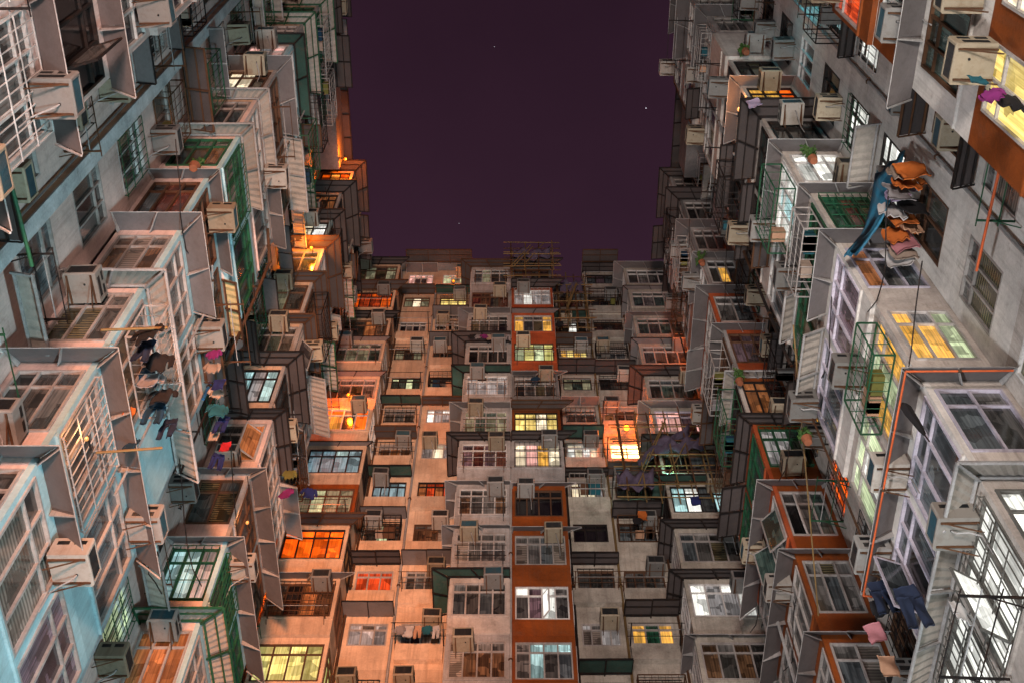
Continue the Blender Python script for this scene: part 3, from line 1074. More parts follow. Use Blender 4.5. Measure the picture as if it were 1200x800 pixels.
S['RC'] = {1: dict(s='grey', f='grey', aw='sheet', **dict(bs='orange', bf='orange')),
           2: dict(s='cream,grey', f='grey|teal', fr='alu', aw='sheet', bs='orange', bf='orange', sc=2),
           3: dict(s='grey,slate,grey', f='grey|grey', fr='alu', aw='sheet', bs='orange', bf='orange', sc=3),
           4: dict(s='teal,grey,olive', f='teal|grey', fr='alu', aw='sheet', bs='orange', bf='rorange', op=(0, 2), os=(2,)),
           5: dict(s='teal,dimw,teal', f='teal|grey', fr='green', aw='cage', bs='orange', bf='rorange', gs='green'),
           6: dict(s='maroon,ember,ember', f='brown|dark', fr='black', aw='corr', bs='orange', bf='beige', sc=3),
           7: dict(s='maroon,purple', f='dark|dark', fr='brown', aw='sheet', bs='rorange', bf='grey', sc=3),
           8: dict(s='slate,grey', f='maroon|dark', fr='alu', aw='sheet', bs='rorange', bf='rorange', sc=2),
           9: dict(s='dark,amber,dark', f='dark|dark', fr='wframe', aw='sheet', bs='grey', bf='grey'),
           10: dict(s='dark', f='dark|black', fr='alu', aw='sheet', bs='grey', bf='dgrey'),
           11: dict(s='black', f='dark|black', fr='alu', aw='cage', bs='grey', bf='dgrey'),
           12: dict(s='dark', f='black|dark', fr='alu', aw='cage', bs='dgrey', bf='grey')}
BAYS = {'LA': (1.9, 6.4), 'LB': (10.8, 15.2), 'LC': (19.9, 24.3), 'RA': (2.1, 6.6), 'RB': (11.2, 15.6), 'RC': (20.3, 24.7)}
GAPS = {'LAB': (6.4, 10.8), 'LBC': (15.2, 19.9), 'LCD': (24.3, 28.3), 'RAB': (6.6, 11.2), 'RBC': (15.6, 20.3), 'RCD': (24.7, 28.3)}
VIS = {'LA': range(-1, 6), 'LB': range(-1, 13), 'LC': range(1, 13), 'RA': range(-1, 7), 'RB': range(-1, 13), 'RC': range(1, 13),
       'LAB': range(-1, 11), 'LBC': range(0, 13), 'LCD': range(3, 13), 'RAB': range(-1, 11), 'RBC': range(0, 13), 'RCD': range(3, 13)}
ROWF = {'LA': 0, 'LB': 0, 'LC': 2, 'RA': 0, 'RB': 0, 'RC': 2, 'LAB': 1, 'LBC': 1, 'LCD': 4, 'RAB': 1, 'RBC': 1, 'RCD': 4}   # lowest storey in view


def row(col, k):
    return k - ROWF.get(col, 0)


LIT = {}
for col, (s0, s1) in BAYS.items():
    blk = BL if col[0] == 'L' else BR
    for k in VIS[col]:
        sp_ = S[col].get(k) or rnd_spec(blk)
        if col in ('LA', 'RA'):
            sp_ = dict(sp_, s=None)
        if k < ROWF[col]:
            sp_ = dict(sp_, aw=None)
        bay_cell(blk, col, row(col, k), s0, s1, ZT(k), sp_)

# recesses: two windows a storey, a pilaster between them
GG = {('LAB', 2): ('brown', 'slate'), ('LAB', 1): ('dark', 'slate'), ('RAB', 1): ('yellow', 'olive'), ('RAB', 2): ('cream', 'olive'), ('RAB', 5): ('white', 'white'),
      ('RAB', 4): ('dark', 'white'), ('RAB', 6): ('cyan', 'dark'), ('LBC', 3): ('dark', 'cyan'), ('LBC', 2): ('dark', 'pgreen'), ('RBC', 4): ('amber', 'orange'), ('RBC', 5): ('grey', 'amber'),
      ('RCD', 7): ('ember', 'dark'), ('LCD', 6): ('dark', 'orange'), ('LCD', 9): ('ember', 'dark'), ('LCD', 8): ('dark', 'ember'), ('LBC', 9): ('dark', 'ember'),
      ('RBC', 9): ('amber', 'dark'), ('RBC', 10): ('dark', 'orange'), ('RBC', 1): ('grey', 'cream')}
for col, (s0, s1) in GAPS.items():
    blk = BL if col[0] == 'L' else BR
    for k in VIS[col]:
        zt = ZT(k) - .1
        ga, gb = GG.get((col, k), (rnd_glass(), rnd_glass()))
        W = s1 - s0
        wa = (s0 + .42, s0 + .42 + 1.35)
        wb = (s1 - .42 - 1.35, s1 - .42)
        mat = 'pink' if blk is BL else ('beige' if col != 'RAB' or k < 4 else 'white')
        if col == 'RAB' and k in (2, 3):
            mat = 'white'
        fr = rng.choice(('alu', 'alu', 'wframe', 'black', 'brown'))
        recess_cell(blk, col, k, s0 + .002, s1 - .002, zt, [(wa[0], wa[1], ga, 2, rng.choice((None, None, 'black', 'galv'))),
                                                           (wb[0], wb[1], gb, rng.choice((2, 3)), rng.choice((None, None, 'green', 'black')))], mat, hi=.45, lo=2.65, fr=fr)
    # pilaster running the full height between the two windows
    mid = (s0 + s1) / 2
    if col in ('LAB', 'LBC'):
        MB().box(blk.map, mid - .17, mid + .17, .001, .26, 10, 54.1, 0).box(blk.map, mid - .171, mid + .171, .261, .30, 10, 54.1, 1).build('pilaster', [M['peach_light' if blk is BL else 'beige'], M['ledge']], blk.root)  # light painted by face: peach on the sides, blue on the front

for blk, nm in ((BL, 'pink'), (BR, 'beige')):
    for (a, b) in ((-3, 1.9), (1.9, 28.3)):
        MB().box(blk.map, a, b - .003, -.7, -.15, -1.6, 54.2, 0).build('wall', M[nm], blk.root)
    MB().box(blk.map, 1.9, 28.3, -.14, .0, -1.6, 9.6, 0).build('wall', M[nm], blk.root)
    MB().box(blk.map, -3, 28.3, -.7, .25, 54.21, 54.45, 0).build('parapet', M['grey'], blk.root)
    MB().box(blk.map, -3, 28.3, -12, -.71, 53.9, 54.2, 0).build('roof', M['roof'], blk.root)

# ------------------------------------------------------------------ rear block
RBAY = {'B1': (-8.35, -5.95), 'BG': (-2.15, -.07), 'BO': (-.02, 2.06), 'B6': (5.95, 8.35)}
T = {}
T['B1'] = {0: dict(f='ygreen', fr='brown', e='ygreen'), 1: dict(f='brown,black,ember', fr='brown', aw='sheet', gf='rust'), 2: dict(f='orange', fr='black', e='ember', bf='salmon', aw='rust'),
           3: dict(f='glowt,pgreen,glowt', fr='brown', bf='orange'), 4: dict(f='blue,blue,cyan', fr='black', aw='slab'), 5: dict(f='orange,amber,dark', fr='wframe'),
           6: dict(f='dark,grey', fr='alu', aw='slab'), 7: dict(f='glowt,teal', fr='alu', aw='slab'), 8: dict(f='brown,dark,ember', fr='brown', aw='cage'),
           9: dict(f='orange,red', fr='black', gf='black', aw='rust'), 10: dict(f='olive,glowt', fr='brown', aw='cage')}
T['BG'] = {0: dict(f='cream,brown', fr='alu'), 1: dict(f='slate,dark', fr='alu', aw='tarp', bf='beige'), 2: dict(f='cream,grey', fr='alu', aw='sheet'),
           3: dict(f='brown,dark,grey', fr='wframe', aw='sheet'), 4: dict(f='purple,maroon', fr='wframe', aw='cage'), 5: dict(f='glowt,teal,teal', fr='alu', aw='sheet'),
           6: dict(f='dimw,grey,dimw', fr='wframe', aw='tarp'), 7: dict(f='black,dark', fr='alu', aw='cage'), 8: dict(f='black,dark,grey', fr='alu', aw='sheet'),
           9: dict(f='maroon,brown,dark', fr='brown'), 10: dict(f='slate,glowt,dark', fr='wframe', aw='rust')}
T['BO'] = {0: dict(f='grey,cyan,dark', fr='alu', bf='orange'), 1: dict(f='grey,purple,white', fr='wframe', aw=None, bf='orange', op=(2,)), 2: dict(f='cream,grey,slate', fr='alu', bf='orange', aw='sheet'),
           3: dict(f='black', fr='brown', bf='orange', aw='sheet'), 4: dict(f='wwarm,pink,amber', fr='alu', bf='grey', aw='cage', gf='black'), 5: dict(f='yellow,yellow,wwarm', fr='black', bf='orange', aw='rust', gf='brown'),
           6: dict(f='dark,grey,olive', fr='alu', bf='dgrey', aw='sheet', gf='black'), 7: dict(f='pgreen,ygreen', fr='brown', bf='rorange'), 8: dict(f='amber,slate,olive', fr='alu', bf='rorange', aw='slab'),
           9: dict(f='dimw,white,dimw', fr='wframe', bf='rorange', aw='cage', gf='alu'), 10: dict(f='dark,purple', fr='brown', bf='dgrey', aw='cage')}
T['B6'] = {0: dict(f='brown,dark', fr='alu', aw='sheet', e='dark'), 1: dict(f='white,dimw,white', fr='wframe', aw='cage'), 2: dict(f='dark,grey,dark', fr='dgrey' if False else 'alu', aw='cage'),
           3: dict(f='cyan,white,slate', fr='black', aw='tarp'), 4: dict(f='dark,black,slate', fr='rust', aw='cage'), 5: dict(f='pink,pink,purple', fr='lilac', aw='sheet'),
           6: dict(f='dark,teal', fr='alu', aw='cage'), 7: dict(f='dark', fr='alu', aw='slab'), 8: dict(f='teal,dark', fr='alu', aw='sheet'), 9: dict(f='teal,grey', fr='alu', aw='slab'),
           10: dict(f='dark,grey', fr='wframe', aw='sheet')}
for col, (s0, s1) in RBAY.items():
    for j in range(-1, 11):
        sp_ = dict(T[col].get(j) or dict(f='dark,grey', fr='alu'))
        sp_.setdefault('bs', {'B1': 'salmon', 'BG': 'grey', 'BO': 'orange', 'B6': 'grey'}[col])
        sp_.setdefault('bf', {'B1': 'salmon', 'BG': 'grey', 'BO': 'orange', 'B6': 'dirty'}[col])
        sd = {'B1': 'E', 'BG': 'S', 'BO': 'E', 'B6': 'S'}[col]
        sp_['s'] = sp_.get('e', 'dark') if sd == 'S' else None
        if j < 0:
            sp_['aw'] = None
        bay_cell(BB, col, j, s0, s1, ZB(j), sp_, H=1.62, lo=2.46, hi=.335, sides=sd, ncols=1)
WC = {'W1': (-5.70, -4.35), 'W2': (-3.85, -2.45), 'W3': (2.40, 3.72), 'W4': (4.15, 5.60)}
WG = {'W1': ['ygreen,black', 'dimw,dark', 'red', 'dark,pgreen', 'blue', 'brown,ember', 'dark,slate', 'pgreen,teal', 'glowt,dark', 'black,grey', 'glowt,wwarm,glowt', 'pink,purple,pink'],
      'W2': ['dark', 'grey,black', 'dark,slate', 'cream,brown', 'ember,red', 'dimw,wwarm', 'white,dimw', 'glowt,dark', 'dark,black', 'dark,brown', 'yellow', 'pgreen,glowt'],
      'W3': ['dark', 'dimw,cream,dimw', 'grey,dark', 'black', 'wwarm,dimw', 'white,wwarm', 'dark', 'glowt,teal', 'amber,yellow', 'pink,white,dark', 'maroon,black', 'purple,dark'],
      'W4': ['dark', 'amber,green,amber', 'dark,grey', 'slate,grey', 'dark,brown', 'hot', 'dark,brown', 'black,dark', 'slate', 'maroon,dark', 'dark,black', 'slate,purple']}
for j in range(-1, 12):
    zt = ZB(j) - .25
    for (a, b, wcs, mat) in ((-5.95, -2.15, ('W1', 'W2'), 'salmon'), (2.06, 5.95, ('W3', 'W4'), 'dirty')):
        wl_ = []
        if j == 11:
            a, b, wcs = (a, b, wcs) if a < 0 else (3.92, b, wcs[1:])
        for w in wcs:
            dx = rng.uniform(-.05, .05)
            wl_.append((WC[w][0] + dx, WC[w][1] + dx, WG[w][max(0, j)], 2 if (w == 'W4' and j == 5) else rng.choice((3, 3, 4)), None if (w == 'W4' and j == 5) else rng.choice((None, None, 'black'))))
        recess_cell(BB, wcs[0], j, a + .002, b - .002, zt, wl_, mat, H=1.08, lo=2.215, hi=.582, fr=rng.choice(('alu', 'black', 'wframe', 'brown')))
MB().box(BB.map, -9.8, 9.8, -.7, -.15, -1.6, 57.2).build('wall', M['salmon'], BB.root)
MB().box(BB.map, -9.1, -2.1, -.7, -.15, 57.16, 60.1).build('wall', M['salmon'], BB.root)
MB().box(BB.map, 3.92, 9.1, -.7, -.15, 57.16, 60.1).build('wall', M['grey'], BB.root)
MB().box(BB.map, -9.1, -2.1, -.8, .35, 60.11, 60.3).build('parapet', M['dgrey'], BB.root)
MB().box(BB.map, 3.92, 9.1, -.8, .35, 60.11, 60.3).build('parapet', M['dgrey'], BB.root)
MB().box(BB.map, -5.949, -2.151, -.14, 0, -1.6, 23.5).build('wall', M['salmon'], BB.root)
MB().box(BB.map, 2.061, 5.949, -.14, 0, -1.6, 23.5).build('wall', M['beige'], BB.root)
MB().box(BB.map, -9.8, 9.8, -12, -.71, 56.9, 57.15).build('roof', M['roof'], BB.root)
MB().box(BB.map, -9.1, -8.352, -.14, .0, 9, 57.2).build('wall', M['salmon'], BB.root)
MB().box(BB.map, 8.352, 9.1, -.14, .0, 9, 57.2).build('wall', M['grey'], BB.root)
for a, b in ((-8.4, -5.9), (-2.2, 2.1), (5.9, 8.4)):
    MB().box(BB.map, a, b, -.14, 1.62, 57.06, 57.2).build('parapet', M['dgrey'], BB.root)

# ------------------------------------------------------------------ hoods, air conditioners and racks on every front
def gdesc(spec, key):
    g = spec.get(key)
    return GDESC[g.split('|')[0].split(',')[0]] if g and g.split('|')[0] != 'wall' else ''


# side blocks, bays
ACB = {('LB', 0): [('F', 12.55, -.35)], ('LB', 1): [('S', .75, -2.5), ('F', 14.4, -.05)], ('LB', 2): [('S', .55, -.55)], ('LB', 3): [('F', 13.5, -.1)],
       ('LB', 7): [('S', 1.0, -.5)], ('LC', 2): [('S', .8, -.42)], ('LC', 3): [('F', 20.6, -.1)], ('LA', 1): [('F', 5.6, -.45)], ('LC', 4): [],
       ('RB', 0): [('F', 11.95, -.15)], ('RB', 1): [('F', 13.1, -.1), ('F', 15.2, .0)], ('RB', 2): [('F', 12.8, .1)], ('RB', 3): [('F', 15.3, -.4)],
       ('RC', 3): [('F', 21.3, -.1)], ('RC', 2): [('F', 23.9, -.4)], ('RA', 1): [('F', 5.1, -.3)], ('RA', 3): [('F', 5.5, -2.5)], ('RA', 2): [('F', 4.2, -2.5)]}
for col in BAYS:
    blk = BL if col[0] == 'L' else BR
    s0, s1 = BAYS[col]
    for k in VIS[col]:
        if k < ROWF[col]:
            continue
        r_ = row(col, k)
        todo = ACB.get((col, k))
        if todo is None:
            todo = []
            if rng.random() < .62:
                todo.append(('F', rng.choice((s0 + .8, s1 - .7, (s0 + s1) / 2)), rng.choice((-.5, -.15, -2.56))))
            if col[1] != 'A' and rng.random() < .42:
                todo.append(('S', rng.uniform(.45, 1.0), rng.choice((-.5, -.45, -2.56))))
        for (fc, u, dz) in todo:
            nb_, s0_ = NBS[(col, r_)]
            pl = nb_ if fc == 'F' else s0_
            if fc == 'S':
                pl = s0_
            hi_ = 'at the window head' if dz > -1 else 'below the sill'
            side = 'on the near side' if fc == 'S' else ('near end' if u < (s0 + s1) / 2 - .3 else 'far end' if u > (s0 + s1) / 2 + .3 else 'mid front')
            ac(blk, fc, pl + .06 if fc == 'F' else pl - .06, u, ZT(k) + dz, f"{side}, {where(col, r_)}", note='' if True else hi_)
        if rng.random() < .34:
            u = rng.choice((s0 + .3, (s0 + s1) / 2 + .1))
            rack(blk, 'F', NBS[(col, r_)][0] + .05, u, u + 1.6, ZT(k) - 2.2, f"front of {where(col, r_)}", m=rng.choice(('rust', 'black', 'black')), L=rng.uniform(.7, 1.1))

for col in BAYS:
    blk = BL if col[0] == 'L' else BR
    for k in VIS[col]:
        if k < ROWF[col] + 2 or col[1] == 'A':
            continue
        r_ = row(col, k)
        nb_, s0_ = NBS[(col, r_)]
        s1_ = BAYS[col][1]
        md = (BAYS[col][0] + s1_) / 2
        for nm, (a, b) in (('near', (s0_ + .2, md - .15)), ('far', (md + .15, s1_ - .15))):
            if rng.random() < .30:
                m_ = rng.choice(('black', 'black', 'rust', 'green', 'alu'))
                w_ = {'black': 'black iron', 'rust': 'rusty iron', 'green': 'green painted', 'alu': 'grey metal'}[m_]
                cage(blk, 'F', nb_ + .06, a, b, ZT(k) - 1.95 + rng.choice((0, .5)), ZT(k) - .12, rng.uniform(.35, .6), m_, f"{w_} cage on the {nm} window, {where(col, r_)}")
# side blocks, recesses
for col, (s0, s1) in GAPS.items():
    blk = BL if col[0] == 'L' else BR
    for k in VIS[col]:
        if k < ROWF[col]:
            continue
        r_ = row(col, k)
        zt = ZT(k) - .1
        for nm, (a, b) in (('near', (s0 + .42, s0 + 1.77)), ('far', (s1 - 1.77, s1 - .42))):
            q = rng.random()
            if (col, k) in (('RAB', 2), ('RAB', 3)) and nm == 'far':
                q = .9
            if q < .5:
                kd = rng.choice(('corr', 'corr', 'sheet', 'cage', 'rust', 'slab', 'gcage') if blk is BL else ('sheet', 'corr', 'corr', 'cage', 'slab', 'rust'))
                awning(blk, col, r_, kd, a - (.12 if nm == 'near' or blk is BR else rng.choice((.12, .55, .8))), b + .12, .02 if nm == 'near' or col in ('LCD', 'RCD') or blk is BR else .31, zt + .34, rng.uniform(.4, .7), rng.uniform(.1, .28),
                       label=f"{AWD[kd]} over the {nm} window, {where(col, r_)}")
            if rng.random() < .6 and not (col == 'RAB' and k in (2, 3) and nm == 'far'):
                ac(blk, 'F', .02, (a + b) / 2 + rng.uniform(-.3, .3), zt - 1.75 - rng.uniform(.5, .62), f"under {nm} window, {where(col, r_)}")
            if k >= 5 and rng.random() < .22 and len([1 for o in bpy.data.objects if o.name.startswith('window_cage')]) < 200:
                m_ = rng.choice(('black', 'rust', 'green', 'alu'))
                cage(blk, 'F', .03, a - .05, b + .05, zt - 1.8, zt - .25, rng.uniform(.4, .8), m_,
                     f"{ {'black': 'black iron', 'rust': 'rusty iron', 'green': 'green painted', 'alu': 'grey metal'}[m_] } cage, {nm} window, {where(col, r_)}")
            if rng.random() < .4:
                rack(blk, 'F', .02, a, b, zt - 1.82, f"{nm} window, {where(col, r_)}", m=rng.choice(('rust', 'black', 'rust', 'green')), L=rng.uniform(.6, 1.0))
    # drain pipes and conduits
    for i, (ds, r, m_, nm) in enumerate(((2.05, .055, 'greypipe', 'grey drain pipe'), (s1 - s0 - 1.95, .05, 'rust', 'rusty soil pipe'), (.22, .03, 'black', 'thin black conduit'))):
        if i == 1 and col in ('LAB', 'RAB'):
            continue
        pipe([blk.map(s0 + ds, .09, 10), blk.map(s0 + ds, .09, 54)], r * .8, m_, f"{nm} running up {COLN[col].replace('recess', 'recess wall')}")

for i in range(14):
    blk = (BL, BR)[i % 2]
    c = rng.choice(('LB', 'LC') if blk is BL else ('RB', 'RC'))
    u = BAYS[c][1] - .06 if i % 3 else (BAYS[c][0] + BAYS[c][1]) / 2
    za = 16 + 5 * (i // 2) + rng.uniform(0, 2)
    zb = za + rng.uniform(5, 9)
    m_ = ('greypipe', 'rust', 'black')[i % 3]
    pipe([blk.map(u, 1.76, za), blk.map(u, 1.76, zb), blk.map(u + rng.choice((-1, -.7)), 1.76, zb + .3)], rng.choice((.028, .045)), m_,
         f"{['grey', 'rusty', 'black'][i % 3]} bent riser pipe on the {['lowest', 'low', 'lower middle', 'middle', 'upper middle', 'high', 'topmost'][i // 2]} {blk.name} block fronts")
# rear block
for col, (s0, s1) in RBAY.items():
    for j in range(0, 11):
        if rng.random() < .68:
            u = s1 - .55 if rng.random() < .6 else s0 + .6
            if col in ('BO',) and rng.random() < .6:
                u = s0 + .55
            ac(BB, 'F', NBS[(col, j)][0] + .03, u, ZB(j) - rng.choice((.42, .5, .35)), f"{'left' if u < (s0 + s1) / 2 else 'right'} end, {where(col, j)}")
        if rng.random() < .3:
            rack(BB, 'F', NBS[(col, j)][0] + .05, s0 + .25, s1 - .25, ZB(j) - 1.75, f"under {where(col, j)}", m=rng.choice(('black', 'rust')), L=rng.uniform(.6, .9))
for w, (a, b) in WC.items():
    for j in range(0, 12):
        if j == 11 and w == 'W3':
            continue
        zt = ZB(j) - .25
        q = rng.random()
        if q < .6 and not (w == 'W4' and j == 5):
            kd = rng.choice(('cage', 'rust', 'slab', 'sheet', 'slab', 'cage', 'tarp'))
            awning(BB, w, j, kd, a - .22, b + .22, .02, zt + .34, rng.uniform(.6, 1.0), rng.uniform(.08, .28))
        if rng.random() < .62 and not (w == 'W4' and j == 5):
            u = rng.choice((a + .33, b - .33))
            ac(BB, 'F', .02, u, zt - .32 - rng.uniform(0, .1), f"{'left' if u < (a + b) / 2 else 'right'} end, {where(w, j)}")
        if rng.random() < .5:
            rack(BB, 'F', .02, a - .12, b + .12, zt - 1.12, where(w, j), m=rng.choice(('black', 'black', 'rust')), L=rng.uniform(.7, 1.2))
for w, (a, b) in WC.items():
    for j in range(0, 11):
        if rng.random() < .25 and not (w == 'W4' and j == 5):
            m_ = rng.choice(('black', 'black', 'rust', 'alu'))
            w_ = {'black': 'black iron', 'rust': 'rusty iron', 'alu': 'grey metal'}[m_]
            cage(BB, 'F', .03, a - .05, b + .05, ZB(j) - 1.36, ZB(j) - .3, rng.uniform(.35, .55), m_, f"{w_} cage, {where(w, j)}")
for w, (a, b) in WC.items():
    for j in range(0, 11):
        if rng.random() < .6 and not (w == 'W4' and j == 5):
            zt = ZB(j) - .25
            mb = MB()
            d = rng.uniform(.12, .26)
            e0, e1 = a - rng.uniform(.05, .22), b + rng.uniform(.05, .22)
            mb.box(BB.map, e0, e1, d - .09, d, zt - 1.95, zt - 1.2)
            mb.box(BB.map, e0, e1, .002, d - .091, zt - 1.95, zt - 1.87)
            mb.box(BB.map, e0, e0 + .09, .002, d - .091, zt - 1.869, zt - 1.2)
            mb.box(BB.map, e1 - .09, e1, .002, d - .091, zt - 1.869, zt - 1.2)
            mb.build('window_parapet', M['salmon' if w in ('W1', 'W2') else 'dirty'], BB.root)
for i, (x, m_, nm) in enumerate(((-4.12, 'greypipe', 'grey drain pipe between the rear left windows'), (3.95, 'yellowrod', 'ochre drain pipe between the rear right windows'), (-5.86, 'rust', 'rusty pipe beside the left end bays'),
                                 (5.82, 'rust', 'rusty pipe beside the right end bays'), (2.22, 'black', 'black pipe right of the orange bays'), (-.045, 'greypipe', 'slim pipe between grey and orange bays'))):
    n_ = .09 if abs(x) > 1 else 1.56
    pipe([BB.map(x, n_, 20), BB.map(x, n_, 56.8)], .05, m_, nm)

# ------------------------------------------------------------------ roof line: deep flat awnings along the tops
for blk, cols in ((BL, ('LBC', 'LCD', 'LAB')), (BR, ('RBC', 'RCD', 'RAB'))):
    for c in cols:
        s0, s1 = GAPS[c]
        awning(blk, c, 12, 'cage', s0 + .05, s1 - .05, .26, 54.3, 1.15, .3, label=f"deep flat rooftop awning in a black frame above {COLN[c]}")
        fw = MB()
        MB().box(blk.map, s0 + .5, s1 - .5, .02, 1.1, 51.6, 53.7).build('rooftop_box', M['dgrey'], blk.root)
for (a, b, z, c) in ((-5.9, -2.25, 60.05, 'left rear recess'), (3.95, 5.9, 60.05, 'right rear recess')):
    awning(BB, 'W1', 11, 'rust', a, b, .36, z, .9, .12, label=f"flat rust framed rooftop awning above the {c}")

# ------------------------------------------------------------------ lamps that burn outdoors
lamp((-7.0, 26.35, 43.0), 130, (1, .13, .004), 'bright orange lamp at the left end bays of the rear block')
lamp((4.95, 27.85, 42.75), 170, (1, .15, .006), 'blazing orange lamp on the right rear recess wall', .12, 14)
lamp((-6.7, 26.6, 34.95), 30, (1, .14, .005), 'orange lamp above the orange window of the rear left bays')
lamp((-8.55, 27.9, 33.6), 120, (1, .14, .004), 'orange lamp in the rear left corner', out=Vector((1, 0, 0)))
lamp((-8.0, 19.45, 42.9), 70, (1, .24, .012), 'orange lamp under an awning on the left block far bays')
lamp((-3.15, 27.8, 57.05), 30, (1, .16, .006), 'orange lamp over the yellow window high on the rear block')
lamp((8.2, 10.8, 36.75), 45, (1, .27, .012), 'orange lamp beside the amber window of the right block')
lamp((7.2, 11.6, 36.2), 26, (1, .36, .10), 'peach lamp at the corner of the right block awning')
lamp((8.3, 25.4, 47.2), 55, (1, .14, .008), 'orange lamp in the upper right rear corner', out=Vector((-1, 0, 0)))
lamp((-7.7, 18.9, 51.6), 150, (1, .17, .006), 'orange lamp under the roof awning of the left block', out=Vector((1, 0, 0)))
lamp((-7.35, 20.2, 26.2), 6, (1, .34, .08), 'small orange lantern on the left block far bay corner', .05, 1.1)
lamp((-7.35, 11.3, 17.0), 5, (1, .42, .12), 'small flame coloured lamp behind the near bay grille', .04, 1.1)
lamp((8.75, 7.6, 36.4), 26, (.10, .85, 1), 'turquoise lamp under the orange wall of the right block', .1, 10, Vector((-1, 0, 0)))
lamp((6.1, 26.9, 37.9), 14, (.35, 1, .75), 'mint green lamp at the rear right corner balcony', .07, 10)

